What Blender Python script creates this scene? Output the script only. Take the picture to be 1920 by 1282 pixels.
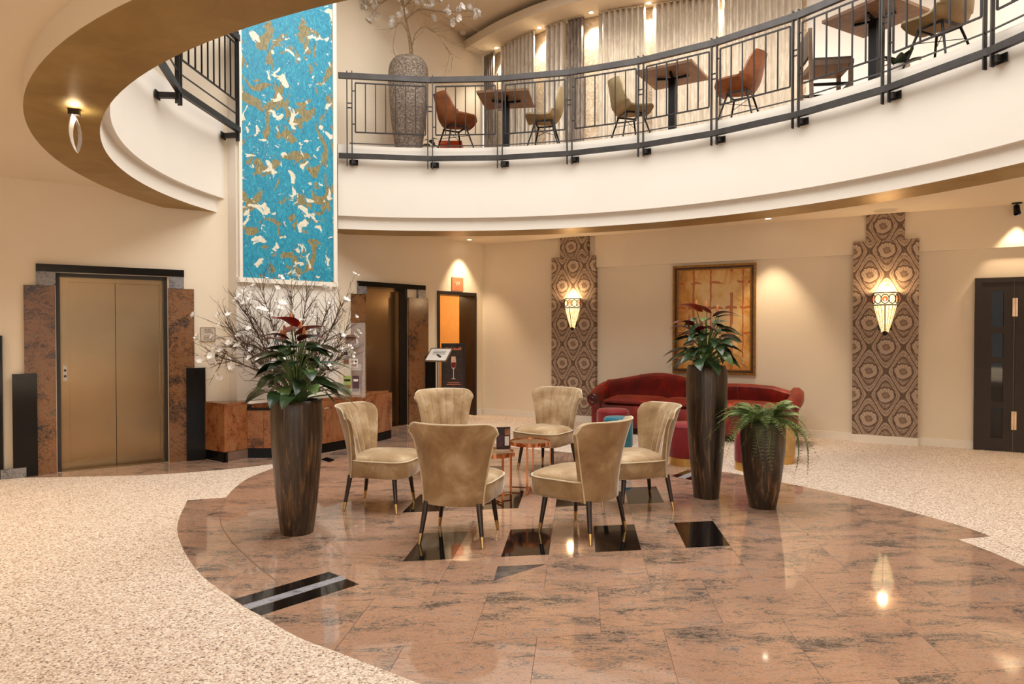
import bpy, bmesh, math, random
from math import pi, sin, cos, atan2, hypot, radians
from mathutils import Vector, Matrix
from mathutils.geometry import tessellate_polygon

for o in list(bpy.data.objects): bpy.data.objects.remove(o)
S = bpy.context.scene
COL = S.collection
random.seed(7)

# ------------------------------------------------------------------ camera
CAM_H, FPX = 1.45, 1280.0
PITCH = math.atan(21/1280)
cam = bpy.data.cameras.new('camera'); cam.lens = 24.0; cam.sensor_width = 36.0
cam.sensor_fit = 'HORIZONTAL'; cam.clip_start = .05; cam.clip_end = 200
co = bpy.data.objects.new('camera', cam); COL.objects.link(co)
co.location = (0, 0, CAM_H); co.rotation_euler = (pi/2 - PITCH, 0, 0)
S.camera = co

# ------------------------------------------------------------------ world, daylight, exposure
W = bpy.data.worlds.new('world'); S.world = W; W.use_nodes = True
W.node_tree.nodes['Background'].inputs[0].default_value = (1.0, .97, .93, 1)
W.node_tree.nodes['Background'].inputs[1].default_value = .55
S.view_settings.view_transform = 'Standard'; S.view_settings.look = 'None'
S.view_settings.exposure = 0.84; S.view_settings.gamma = 1.0
S.view_settings.use_curve_mapping = False

def area(name, loc, rot, sx, sy, power, col):
    l = bpy.data.lights.new(name, 'AREA'); l.shape = 'RECTANGLE'; l.size = sx; l.size_y = sy
    l.energy = power; l.color = col
    o = bpy.data.objects.new(name, l); COL.objects.link(o); o.location = loc; o.rotation_euler = rot
    return o
# daylight through the roof light above the well and through the glazed entrance front
area('roof_light_daylight', (.5, 5.6, 6.55), (0, 0, 0), 5.5, 5.0, 245, (1.0, .97, .93))
area('entrance_daylight', (.5, -4.3, 1.55), (pi/2, 0, pi), 8.0, 2.3, 430, (1.0, .94, .87))

# ------------------------------------------------------------------ pixel helpers
def ray(x, y):
    u = (x-960)/FPX; v = (641-y)/FPX; c, s = cos(PITCH), sin(PITCH)
    return Vector((u, c+v*s, -s+v*c))
def pz(x, y, z=0.0):
    d = ray(x, y); t = (z-CAM_H)/d.z
    return Vector((d.x*t, d.y*t, z))
def pyd(x, y, Y):
    d = ray(x, y); t = Y/d.y
    return Vector((d.x*t, Y, CAM_H+d.z*t))
class Frame:                      # a wall: x along it, +y into it, z up
    def __init__(s, a, b):
        s.a = Vector((a[0], a[1], 0)); d = Vector((b[0]-a[0], b[1]-a[1], 0)); s.len = d.length
        s.d = d.normalized(); s.n = Vector((-s.d.y, s.d.x, 0)); s.rz = atan2(s.d.y, s.d.x)
    def pix(s, x, y, off=0.0):    # pixel -> (along, height) on the wall plane moved by off into the wall
        r = ray(x, y); c = Vector((0, 0, CAM_H)); p0 = s.a + s.n*off
        t = (p0-c).dot(s.n)/r.dot(s.n); p = c+r*t
        return ((p-s.a).dot(s.d), p.z)
    def w(s, u, z=0, off=0):
        return s.a+s.d*u+s.n*off+Vector((0, 0, z))

# ------------------------------------------------------------------ materials
MATS = {}
def nt(name):
    m = bpy.data.materials.new(name); m.use_nodes = True; t = m.node_tree
    MATS[name] = m
    return m, t, t.nodes['Principled BSDF']
def N(t, typ, **kw):
    n = t.nodes.new(typ)
    for k, v in kw.items():
        if k in n.inputs: n.inputs[k].default_value = v
        else: setattr(n, k, v)
    return n
def L(t, a, b): t.links.new(a, b)
def mth(t, op, a, b=None, c=None, clamp=False):
    n = t.nodes.new('ShaderNodeMath'); n.operation = op; n.use_clamp = clamp
    for i, v in enumerate((a, b, c)):
        if v is None: continue
        if isinstance(v, (int, float)): n.inputs[i].default_value = v
        else: t.links.new(v, n.inputs[i])
    return n.outputs[0]
def ramp(t, fac, stops, interp='LINEAR'):
    r = t.nodes.new('ShaderNodeValToRGB'); r.color_ramp.interpolation = interp
    e = r.color_ramp.elements
    while len(e) < len(stops): e.new(.5)
    for el, (p, c) in zip(e, stops):
        el.position = p; el.color = (*c, 1) if len(c) == 3 else c
    if fac is not None: t.links.new(fac, r.inputs[0])
    return r.outputs[0]
def mix(t, fac, a, b, mode='MIX'):
    n = t.nodes.new('ShaderNodeMix'); n.data_type = 'RGBA'; n.blend_type = mode
    for i, v in ((0, fac), (6, a), (7, b)):
        if isinstance(v, (int, float)): n.inputs[i].default_value = v
        elif isinstance(v, tuple): n.inputs[i].default_value = (*v, 1) if len(v) == 3 else v
        else: t.links.new(v, n.inputs[i])
    return n.outputs[2]
def bump(t, p, h, strength=.2, dist=.01):
    b = t.nodes.new('ShaderNodeBump'); b.inputs['Strength'].default_value = strength
    b.inputs['Distance'].default_value = dist
    t.links.new(h, b.inputs['Height']); t.links.new(b.outputs[0], p.inputs['Normal'])
def sr(r, g, b):                  # sRGB bytes -> linear
    f = lambda v: ((v/255+.055)/1.055)**2.4 if v > 10 else v/255/12.92
    return (f(r), f(g), f(b))
def coords(t, rnd=False, scale=(1, 1, 1)):
    tc = t.nodes.new('ShaderNodeTexCoord'); v = tc.outputs['Object']
    mp = t.nodes.new('ShaderNodeMapping'); mp.inputs['Scale'].default_value = scale
    t.links.new(v, mp.inputs[0]); v = mp.outputs[0]
    if rnd:
        oi = t.nodes.new('ShaderNodeObjectInfo')
        a = t.nodes.new('ShaderNodeVectorMath'); a.operation = 'SCALE'
        cmb = t.nodes.new('ShaderNodeCombineXYZ')
        t.links.new(oi.outputs['Random'], cmb.inputs[0])
        t.links.new(mth(t, 'MULTIPLY', oi.outputs['Random'], 7.3), cmb.inputs[1])
        t.links.new(cmb.outputs[0], a.inputs[0]); a.inputs['Scale'].default_value = 9.0
        ad = t.nodes.new('ShaderNodeVectorMath'); ad.operation = 'ADD'
        t.links.new(v, ad.inputs[0]); t.links.new(a.outputs[0], ad.inputs[1]); v = ad.outputs[0]
    return v
def noise(t, v, scale, detail=4, rough=.55, dist=0.0):
    n = t.nodes.new('ShaderNodeTexNoise'); n.inputs['Scale'].default_value = scale
    n.inputs['Detail'].default_value = detail; n.inputs['Roughness'].default_value = rough
    n.inputs['Distortion'].default_value = dist
    if v is not None: t.links.new(v, n.inputs['Vector'])
    return n.outputs[0]

def plain(name, col, rough=.5, metal=0.0, var=.06, vscale=8, spec=.5, bmp=0.0, bscale=60, coat=0, sheen=0):
    m, t, p = nt(name); v = coords(t)
    n = noise(t, v, vscale)
    d = tuple(max(0, c*(1-var*2)) for c in col); l = tuple(min(1, c*(1+var*2)) for c in col)
    L(t, ramp(t, n, [(.3, d), (.7, l)]), p.inputs['Base Color'])
    p.inputs['Roughness'].default_value = rough; p.inputs['Metallic'].default_value = metal
    p.inputs['Specular IOR Level'].default_value = spec
    if coat: p.inputs['Coat Weight'].default_value = coat; p.inputs['Coat Roughness'].default_value = .1
    if sheen:
        p.inputs['Sheen Weight'].default_value = sheen; p.inputs['Sheen Roughness'].default_value = .35
    if bmp: bump(t, p, noise(t, v, bscale), bmp, .004)
    return m

def mk_materials():
    plain('wall', sr(233, 219, 196), .85, var=.012, vscale=1.2, spec=.2, bmp=.05, bscale=180)
    plain('wall_white', sr(232, 225, 214), .85, var=.01, vscale=1.2, spec=.2)
    plain('ceiling', sr(232, 218, 196), .9, var=.01, vscale=1, spec=.15)
    plain('white_trim', sr(236, 228, 214), .5, var=.01)
    plain('room_orange', sr(222, 184, 128), .8, var=.03)
    plain('black_frame', sr(34, 27, 24), .35, var=.1)
    plain('rail_metal', sr(66, 62, 60), .42, .6, var=.1)
    plain('rail_dark', sr(44, 40, 38), .45, .5, var=.1)
    plain('dark_wood', sr(42, 26, 20), .3, var=.15, coat=.3)
    plain('brass', sr(222, 190, 130), .25, 1.0, var=.04)
    plain('copper', sr(226, 150, 104), .18, 1.0, var=.03)
    plain('gold_leg', sr(205, 165, 95), .3, .9, var=.04)
    plain('soil', sr(58, 44, 34), .95, var=.3, vscale=60, bmp=.8, bscale=90)
    plain('black_steel', sr(30, 29, 30), .4, .7)
    plain('stem_green', sr(92, 120, 62), .5)
    plain('bark', sr(88, 70, 54), .9, var=.2, vscale=40)
    plain('bark_pale', sr(140, 116, 86), .9, var=.2, vscale=40)
    plain('petal_white', sr(244, 240, 235), .5, var=.02)
    plain('spadix', sr(190, 120, 70), .5)
    plain('leather_brown', sr(142, 82, 42), .45, var=.15, vscale=10)
    plain('leather_dark', sr(88, 76, 66), .5, var=.1)
    plain('shell_olive', sr(158, 138, 100), .6, var=.08)
    plain('wood_top', sr(142, 108, 82), .45, var=.12, vscale=14)
    plain('wood_leg', sr(120, 98, 80), .5, var=.12)
    plain('orange_pot', sr(232, 96, 30), .4)
    plain('terracotta', sr(215, 128, 88), .7, var=.04)
    plain('pale_letter', sr(240, 205, 180), .6)
    plain('card_white', sr(236, 230, 222), .6, var=.01)
    plain('card_green', sr(170, 190, 110), .5, var=.1)
    plain('card_purple', sr(82, 52, 66), .5, var=.2, vscale=30)
    plain('card_brown', sr(150, 100, 70), .5, var=.3, vscale=40)
    plain('card_dark', sr(52, 40, 38), .5, var=.3, vscale=30)
    plain('ink', sr(110, 92, 80), .8)
    plain('ink_dark', sr(40, 30, 26), .8)
    plain('plaque', sr(204, 190, 174), .45, .15, var=.02)
    plain('steel_trim', sr(170, 160, 148), .3, 1.0, var=.03)
    plain('grey_vent', sr(205, 192, 172), .7)
    plain('pipe_velvet', sr(214, 200, 170), .6, sheen=.4)
    plain('velvet_teal', sr(10, 108, 128), .7, var=.12, sheen=.5)
    plain('velvet_red', sr(128, 18, 26), .7, var=.12, sheen=.4)
    plain('velvet_gold', sr(190, 152, 92), .7, var=.1, sheen=.3)
    plain('pebble', sr(190, 180, 165), .6, var=.3, vscale=30)
    plain('grout', sr(112, 86, 70), .9)
    # velvet upholstery
    m, t, p = nt('velvet'); v = coords(t, True)
    n = noise(t, v, 5, 5, .6, .4)
    L(t, ramp(t, n, [(.30, sr(138, 110, 76)), (.52, sr(170, 142, 106)), (.72, sr(202, 180, 148))]), p.inputs['Base Color'])
    p.inputs['Roughness'].default_value = .5; p.inputs['Sheen Weight'].default_value = 1.0
    p.inputs['Sheen Roughness'].default_value = .3; p.inputs['Sheen Tint'].default_value = (1, .97, .90, 1)
    p.inputs['Specular IOR Level'].default_value = .25
    # sofa velvet
    m, t, p = nt('sofa_velvet'); v = coords(t)
    n = noise(t, v, 3, 4, .6, .5)
    L(t, ramp(t, n, [(.3, sr(70, 10, 8)), (.55, sr(126, 24, 12)), (.75, sr(176, 56, 22))]), p.inputs['Base Color'])
    p.inputs['Roughness'].default_value = .5; p.inputs['Sheen Weight'].default_value = .8
    p.inputs['Sheen Tint'].default_value = (1, .35, .15, 1); p.inputs['Sheen Roughness'].default_value = .25
    # terrazzo
    m, t, p = nt('terrazzo'); v = coords(t)
    vo = t.nodes.new('ShaderNodeTexVoronoi'); vo.inputs['Scale'].default_value = 95; L(t, v, vo.inputs['Vector'])
    sep = t.nodes.new('ShaderNodeSeparateColor'); L(t, vo.outputs['Color'], sep.inputs[0])
    c1 = ramp(t, sep.outputs[0], [(0, sr(128, 108, 96)), (.07, sr(172, 144, 122)), (.18, sr(206, 184, 164)), (.42, sr(226, 210, 194)), (.7, sr(240, 228, 214)), (1, sr(250, 243, 234))], 'CONSTANT')
    vo2 = t.nodes.new('ShaderNodeTexVoronoi'); vo2.inputs['Scale'].default_value = 210; L(t, v, vo2.inputs['Vector'])
    sep2 = t.nodes.new('ShaderNodeSeparateColor'); L(t, vo2.outputs['Color'], sep2.inputs[0])
    c2 = ramp(t, sep2.outputs[1], [(0, sr(120, 104, 92)), (.1, sr(214, 194, 174)), (1, sr(236, 222, 206))], 'CONSTANT')
    edge = mth(t, 'GREATER_THAN', vo.outputs['Distance'], .62)
    L(t, mix(t, edge, c1, c2), p.inputs['Base Color'])
    p.inputs['Roughness'].default_value = .55; p.inputs['Specular IOR Level'].default_value = .35
    # granite
    def granite(name, stops, rough, sc=1.0, rnd=True, coat=0.0, spec=.5):
        m, t, p = nt(name); v = coords(t, rnd, (1.0*sc, 2.6*sc, 1.3*sc))
        big = noise(t, v, 1.3, 3, .5, .6)
        dn = t.nodes.new('ShaderNodeVectorMath'); dn.operation = 'MULTIPLY_ADD'
        nn = t.nodes.new('ShaderNodeTexNoise'); nn.inputs['Scale'].default_value = 1.6; nn.inputs['Detail'].default_value = 3
        L(t, v, nn.inputs['Vector']); L(t, nn.outputs['Color'], dn.inputs[0])
        dn.inputs[1].default_value = (.9, .9, .9); L(t, v, dn.inputs[2])
        streak = noise(t, dn.outputs[0], 5.5, 8, .72, 1.6)
        fine = noise(t, v, 46, 4, .7)
        fil = noise(t, dn.outputs[0], 17, 7, .75, 2.2)
        a = mth(t, 'MULTIPLY_ADD', big, .40, mth(t, 'MULTIPLY_ADD', streak, .45, mth(t, 'MULTIPLY', fil, .35)))
        a = mth(t, 'ADD', a, mth(t, 'MULTIPLY', mth(t, 'SUBTRACT', fine, .5), .34))
        a = mth(t, 'MULTIPLY_ADD', mth(t, 'SUBTRACT', a, .60), 2.0, .58)
        L(t, ramp(t, a, stops), p.inputs['Base Color'])
        p.inputs['Roughness'].default_value = rough; p.inputs['Specular IOR Level'].default_value = spec
        if coat: p.inputs['Coat Weight'].default_value = coat; p.inputs['Coat Roughness'].default_value = .04
    granite('granite_floor', [(.30, sr(58, 50, 46)), (.42, sr(106, 94, 86)), (.49, sr(140, 121, 107)), (.55, sr(162, 134, 114)), (.61, sr(174, 130, 102)), (.68, sr(190, 152, 126)), (.77, sr(146, 130, 120)), (.86, sr(116, 104, 98))], .06, 1.5, True, .35)
    granite('granite_wall', [(.36, sr(30, 24, 20)), (.45, sr(78, 56, 38)), (.54, sr(112, 76, 46)), (.62, sr(140, 88, 48)), (.72, sr(124, 96, 66)), (.8, sr(78, 62, 48))], .22, 2.2, True)
    granite('granite_grey', [(.40, sr(50, 50, 54)), (.50, sr(108, 106, 108)), (.60, sr(156, 152, 150)), (.75, sr(84, 84, 92))], .25, 5.0, True)
    granite('granite_grey_inlay', [(.40, sr(84, 84, 92)), (.50, sr(138, 140, 150)), (.60, sr(178, 180, 188)), (.75, sr(112, 114, 126))], .15, 6.0, True)
    granite('granite_slate', [(.40, sr(54, 50, 48)), (.55, sr(86, 82, 80)), (.75, sr(110, 104, 98))], .15, 3.0, True)
    plain('granite_black', sr(16, 14, 14), .06, var=.2, vscale=60, spec=.6)
    plain('granite_black_wall', sr(15, 13, 12), .12, var=.2, vscale=60, spec=.22)
    granite('bench_granite', [(.36, sr(70, 40, 22)), (.48, sr(128, 76, 42)), (.58, sr(158, 94, 54)), (.70, sr(146, 104, 68))], .2, 2.4, True)
    # bronze lift doors
    m, t, p = nt('lift_steel'); v = coords(t, False, (1.2, 1.2, 160))
    n = noise(t, v, 3, 3, .6); n2 = noise(t, coords(t), 1.6, 3)
    L(t, mix(t, n2, ramp(t, n, [(.3, sr(150, 126, 96)), (.7, sr(158, 134, 102))]), sr(134, 110, 82)), p.inputs['Base Color'])
    p.inputs['Metallic'].default_value = 1.0
    L(t, ramp(t, n, [(.2, (.21, .21, .21)), (.8, (.25, .25, .25))]), p.inputs['Roughness'])
    p.inputs['Anisotropic'].default_value = .5
    # gilded soffit
    m, t, p = nt('gilt_soffit'); v = coords(t)
    n = noise(t, v, 2.2, 6, .65, .8)
    L(t, ramp(t, n, [(.3, sr(150, 122, 68)), (.7, sr(180, 150, 92))]), p.inputs['Base Color'])
    p.inputs['Metallic'].default_value = .55; p.inputs['Roughness'].default_value = .42
    # vase wood grain
    m, t, p = nt('vase_bark'); v = coords(t, True, (16, 16, .9))
    n = noise(t, v, 2.6, 6, .65, .5); n2 = noise(t, coords(t, True, (5, 5, .8)), 1.2, 3)
    a = mth(t, 'MULTIPLY_ADD', n, .75, mth(t, 'MULTIPLY', n2, .35))
    L(t, ramp(t, a, [(.40, sr(18, 12, 8)), (.52, sr(42, 29, 18)), (.60, sr(72, 51, 31)), (.70, sr(128, 97, 61))]), p.inputs['Base Color'])
    p.inputs['Roughness'].default_value = .38; p.inputs['Coat Weight'].default_value = .3; p.inputs['Coat Roughness'].default_value = .25
    bump(t, p, n, .6, .006)
    # stone vase
    m, t, p = nt('stone_vase'); v = coords(t)
    vo = t.nodes.new('ShaderNodeTexVoronoi'); vo.inputs['Scale'].default_value = 70; L(t, v, vo.inputs['Vector'])
    sep = t.nodes.new('ShaderNodeSeparateColor'); L(t, vo.outputs['Color'], sep.inputs[0])
    L(t, ramp(t, sep.outputs[0], [(0, sr(84, 70, 60)), (.3, sr(116, 102, 90)), (.7, sr(138, 124, 110)), (1, sr(168, 154, 138))]), p.inputs['Base Color'])
    p.inputs['Roughness'].default_value = .9; bump(t, p, vo.outputs['Distance'], .3, .004)
    # leaves
    for nm, a, b in (('leaf', (22, 40, 24), (62, 86, 46)), ('leaf_light', (58, 84, 40), (110, 132, 72)), ('fern_leaf', (78, 100, 44), (150, 166, 98)), ('spathe_red', (104, 14, 16), (176, 44, 28)), ('spathe_dark', (62, 12, 20), (104, 24, 30))):
        m, t, p = nt(nm); v = coords(t, True); n = noise(t, v, 9, 3)
        L(t, ramp(t, n, [(.3, sr(*a)), (.75, sr(*b))]), p.inputs['Base Color'])
        p.inputs['Roughness'].default_value = .28 if nm != 'fern_leaf' else .55
        p.inputs['Subsurface Weight'].default_value = 0
    # damask wallpaper
    m, t, p = nt('damask')
    tc = t.nodes.new('ShaderNodeTexCoord'); sx = t.nodes.new('ShaderNodeSeparateXYZ'); L(t, tc.outputs['Object'], sx.inputs[0])
    PX, PZ = .385, .62
    def lattice(ox, oz):
        u = mth(t, 'SUBTRACT', mth(t, 'FRACT', mth(t, 'ADD', mth(t, 'DIVIDE', sx.outputs[0], PX), ox)), .5)
        w = mth(t, 'SUBTRACT', mth(t, 'FRACT', mth(t, 'ADD', mth(t, 'DIVIDE', sx.outputs[2], PZ), oz)), .5)
        return u, w
    def motif(ox, oz):
        u, w = lattice(ox, oz)
        # pear-shaped distance: narrower at the bottom
        uu = mth(t, 'MULTIPLY', mth(t, 'MULTIPLY', u, .58), mth(t, 'SUBTRACT', 1.05, mth(t, 'MULTIPLY', w, .9)))
        d = mth(t, 'SQRT', mth(t, 'ADD', mth(t, 'MULTIPLY', uu, uu), mth(t, 'MULTIPLY', mth(t, 'MULTIPLY', w, w), 1.0)))
        ang = mth(t, 'ARCTAN2', u, mth(t, 'ADD', w, .16))
        return d, ang
    d1, a1 = motif(.0, .0); d2, a2 = motif(.5, .5)
    sel = mth(t, 'LESS_THAN', d1, d2)
    d = mth(t, 'MINIMUM', d1, d2)
    an = mth(t, 'ADD', mth(t, 'MULTIPLY', a1, sel), mth(t, 'MULTIPLY', a2, mth(t, 'SUBTRACT', 1.0, sel)))
    rays = mth(t, 'SINE', mth(t, 'MULTIPLY', an, 24.0))
    scal = mth(t, 'MULTIPLY_ADD', mth(t, 'SINE', mth(t, 'MULTIPLY', an, 16.0)), .008, d)
    X2 = mth(t, 'COSINE', mth(t, 'MULTIPLY', mth(t, 'ADD', mth(t, 'DIVIDE', sx.outputs[0], PX), .5), 2*pi))
    zz_ = mth(t, 'MULTIPLY', mth(t, 'ADD', mth(t, 'DIVIDE', sx.outputs[2], PZ), .5), 2*pi)
    Z2 = mth(t, 'COSINE', mth(t, 'ADD', zz_, mth(t, 'MULTIPLY', mth(t, 'SINE', mth(t, 'MULTIPLY', zz_, 2.0)), .12)))
    ff = mth(t, 'ABSOLUTE', mth(t, 'MULTIPLY', X2, Z2))
    # f > 0 cells carry the shells, f < 0 cells the small leaf work between them
    fs = mth(t, 'ABSOLUTE', mth(t, 'MULTIPLY', mth(t, 'ADD', X2, mth(t, 'ADD', Z2, mth(t, 'MULTIPLY', mth(t, 'COSINE', mth(t, 'MULTIPLY', zz_, 2.0)), .0))), .5))
    v = tc.outputs['Object']
    sw = noise(t, v, 30, 2, .5, 3.0); sw2 = noise(t, v, 70, 2, .5, 1.0)
    frame_ = ramp(t, fs, [(0, (.05,)*3), (.05, (.1,)*3), (.075, (.8,)*3), (.16, (.7,)*3), (.20, (.35,)*3), (.26, (.75,)*3), (.33, (.6,)*3), (.37, (.12,)*3), (.45, (.2,)*3), (.5, (.55,)*3), (1, (.4,)*3)])
    frame_ = mth(t, 'ADD', frame_, mth(t, 'MULTIPLY', mth(t, 'SUBTRACT', sw, .5), 1.2))
    frame_ = mth(t, 'ADD', frame_, mth(t, 'MULTIPLY', mth(t, 'SUBTRACT', sw2, .5), .9))
    shell = ramp(t, scal, [(0, (.5,)*3), (.05, (.35,)*3), (.062, (.2,)*3), (.075, (.85,)*3), (.135, (.95,)*3), (.15, (.75,)*3)])
    shell = mth(t, 'ADD', shell, mth(t, 'MULTIPLY', mth(t, 'MULTIPLY', rays, .3), mth(t, 'GREATER_THAN', d, .075)))
    isin = mth(t, 'LESS_THAN', scal, .15)
    edge_ = mth(t, 'MULTIPLY', mth(t, 'GREATER_THAN', scal, .15), mth(t, 'LESS_THAN', scal, .178))
    pat = mth(t, 'ADD', mth(t, 'MULTIPLY', shell, isin), mth(t, 'MULTIPLY', frame_, mth(t, 'SUBTRACT', 1.0, isin)))
    pat = mth(t, 'MULTIPLY', pat, mth(t, 'SUBTRACT', 1.0, mth(t, 'MULTIPLY', edge_, .9)), clamp=True)
    L(t, ramp(t, pat, [(.05, sr(96, 74, 58)), (.35, sr(132, 108, 90)), (.6, sr(162, 138, 118)), (.95, sr(190, 168, 146))]), p.inputs['Base Color'])
    p.inputs['Roughness'].default_value = .6
    # curtains
    for nm, a, b in (('curtain_grey', (198, 186, 168), (226, 216, 200)), ('curtain_dark', (108, 96, 86), (160, 146, 132))):
        m, t, p = nt(nm); v = coords(t, True, (3, 3, .8)); n = noise(t, v, 6, 4, .6, 1.2)
        L(t, ramp(t, n, [(.35, sr(*a)), (.65, sr(*b))]), p.inputs['Base Color']); p.inputs['Roughness'].default_value = .9
    m, t, p = nt('wallpaper_pale'); v = coords(t); n = noise(t, v, 7, 4, .6, 2.0)
    L(t, ramp(t, n, [(.42, sr(228, 210, 184)), (.52, sr(196, 168, 134)), (.6, sr(230, 214, 188))]), p.inputs['Base Color']); p.inputs['Roughness'].default_value = .8
    # teal wall panel: a generic abstract in the colours of the wall painting
    m, t, p = nt('teal_paint'); v = coords(t)
    w1 = noise(t, coords(t, False, (14, 14, 5)), 3.0, 6, .65, 1.8)
    base = ramp(t, w1, [(.3, sr(8, 104, 138)), (.5, sr(24, 138, 168)), (.66, sr(62, 170, 190)), (.8, sr(140, 206, 210))])
    n2 = noise(t, coords(t, False, (1.6, 1.6, 1.3)), 2.3, 5, .55, 1.4)
    olive = ramp(t, w1, [(.3, sr(92, 82, 48)), (.6, sr(150, 138, 92)), (.8, sr(196, 180, 130))])
    m1 = ramp(t, n2, [(.535, (0,)*3), (.555, (1,)*3)])
    n3 = noise(t, coords(t, False, (2.2, 2.2, 2.2)), 2.9, 4, .55, .6)
    cream = ramp(t, w1, [(.3, sr(196, 190, 160)), (.6, sr(228, 224, 206))])
    m2 = ramp(t, n3, [(.59, (0,)*3), (.605, (1,)*3)])
    L(t, mix(t, m2, mix(t, m1, base, olive), cream), p.inputs['Base Color'])
    p.inputs['Roughness'].default_value = .5; bump(t, p, w1, .3, .004)
    # amber abstract painting: u = local x (0..1), v = local z (0..1)
    m, t, p = nt('amber_paint'); tc = t.nodes.new('ShaderNodeTexCoord'); sx = t.nodes.new('ShaderNodeSeparateXYZ')
    L(t, tc.outputs['Generated'], sx.inputs[0]); gv = tc.outputs['Generated']
    n = noise(t, gv, 4, 6, .65, 1.0)
    dx = mth(t, 'ABSOLUTE', mth(t, 'SUBTRACT', sx.outputs[0], .55)); dz = mth(t, 'ABSOLUTE', mth(t, 'SUBTRACT', sx.outputs[2], .52))
    vig = mth(t, 'ADD', mth(t, 'MULTIPLY', mth(t, 'MAXIMUM', dx, mth(t, 'MULTIPLY', dz, .9)), 1.1), mth(t, 'MULTIPLY', mth(t, 'SUBTRACT', n, .5), .9))
    basec = ramp(t, vig, [(.0, sr(230, 206, 162)), (.30, sr(226, 192, 130)), (.50, sr(206, 146, 66)), (.72, sr(132, 84, 34))])
    wob = mth(t, 'MULTIPLY', mth(t, 'SUBTRACT', noise(t, gv, 9, 3), .5), .035)
    lines = None
    for k, (ax, c, wd) in enumerate(((0, .22, .016), (0, .46, .012), (0, .745, .02), (2, .87, .012), (2, .62, .012), (2, .36, .014), (0, .9, .01))):
        q = mth(t, 'LESS_THAN', mth(t, 'ABSOLUTE', mth(t, 'SUBTRACT', mth(t, 'ADD', sx.outputs[ax], wob), c)), wd)
        lines = q if lines is None else mth(t, 'MAXIMUM', lines, q)
    brk = mth(t, 'GREATER_THAN', noise(t, gv, 5, 2), .45)
    L(t, mix(t, mth(t, 'MULTIPLY', mth(t, 'MULTIPLY', lines, brk), .8), basec, sr(176, 82, 30)), p.inputs['Base Color'])
    p.inputs['Roughness'].default_value = .4
    plain('gilt_frame', sr(150, 106, 48), .35, .7, var=.15, vscale=30)
    plain('dark_frame', sr(70, 46, 28), .4, .2, var=.15)
    # glass
    m, t, p = nt('clear_acrylic'); p.inputs['Base Color'].default_value = (.95, .95, .95, 1)
    p.inputs['Roughness'].default_value = .05; p.inputs['Alpha'].default_value = .15
    m, t, p = nt('dark_pane'); p.inputs['Base Color'].default_value = (.012, .010, .009, 1)
    p.inputs['Roughness'].default_value = .03; p.inputs['Specular IOR Level'].default_value = .35
    L(t, ramp(t, noise(t, coords(t), 2), [(.4, (.01, .009, .008)), (.6, (.016, .013, .011))]), p.inputs['Base Color'])
    m, t, p = nt('table_glass'); p.inputs['Roughness'].default_value = .08
    L(t, ramp(t, noise(t, coords(t), 3), [(.4, sr(96, 66, 44)), (.6, sr(112, 78, 52))]), p.inputs['Base Color'])
    # door of dark textured wood
    plain('door_wood', sr(46, 36, 30), .6, var=.35, vscale=220, bmp=.3, bscale=200)
    plain('door_pull', sr(200, 170, 140), .3, .9)
    # glowing lamp parts
    def glow(name, stops, strength, scale):
        m, t, p = nt(name); v = coords(t)
        c = ramp(t, noise(t, v, scale, 2, .5, .3), stops)
        L(t, c, p.inputs['Base Color']); L(t, c, p.inputs['Emission Color'])
        p.inputs['Emission Strength'].default_value = strength; p.inputs['Roughness'].default_value = .3
    glow('lamp_shade', [(.25, sr(250, 180, 90)), (.5, sr(255, 226, 160)), (.75, sr(255, 244, 214))], .8, 30)
    glow('lamp_band', [(.3, sr(255, 210, 140)), (.6, sr(255, 236, 200))], .7, 16)
    glow('lamp_jewel', [(.3, sr(200, 60, 20)), (.7, sr(240, 110, 50))], 1.0, 20)
    glow('downlight_lens', [(.3, sr(255, 236, 200)), (.7, sr(255, 244, 224))], 9.0, 5)
    glow('cove_lens', [(.3, sr(255, 232, 190)), (.7, sr(255, 240, 210))], 6.0, 5)
    plain('lamp_blade', sr(244, 238, 230), .4, var=.01)
    plain('lamp_iron', sr(46, 34, 26), .4, .6)
mk_materials()

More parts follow.
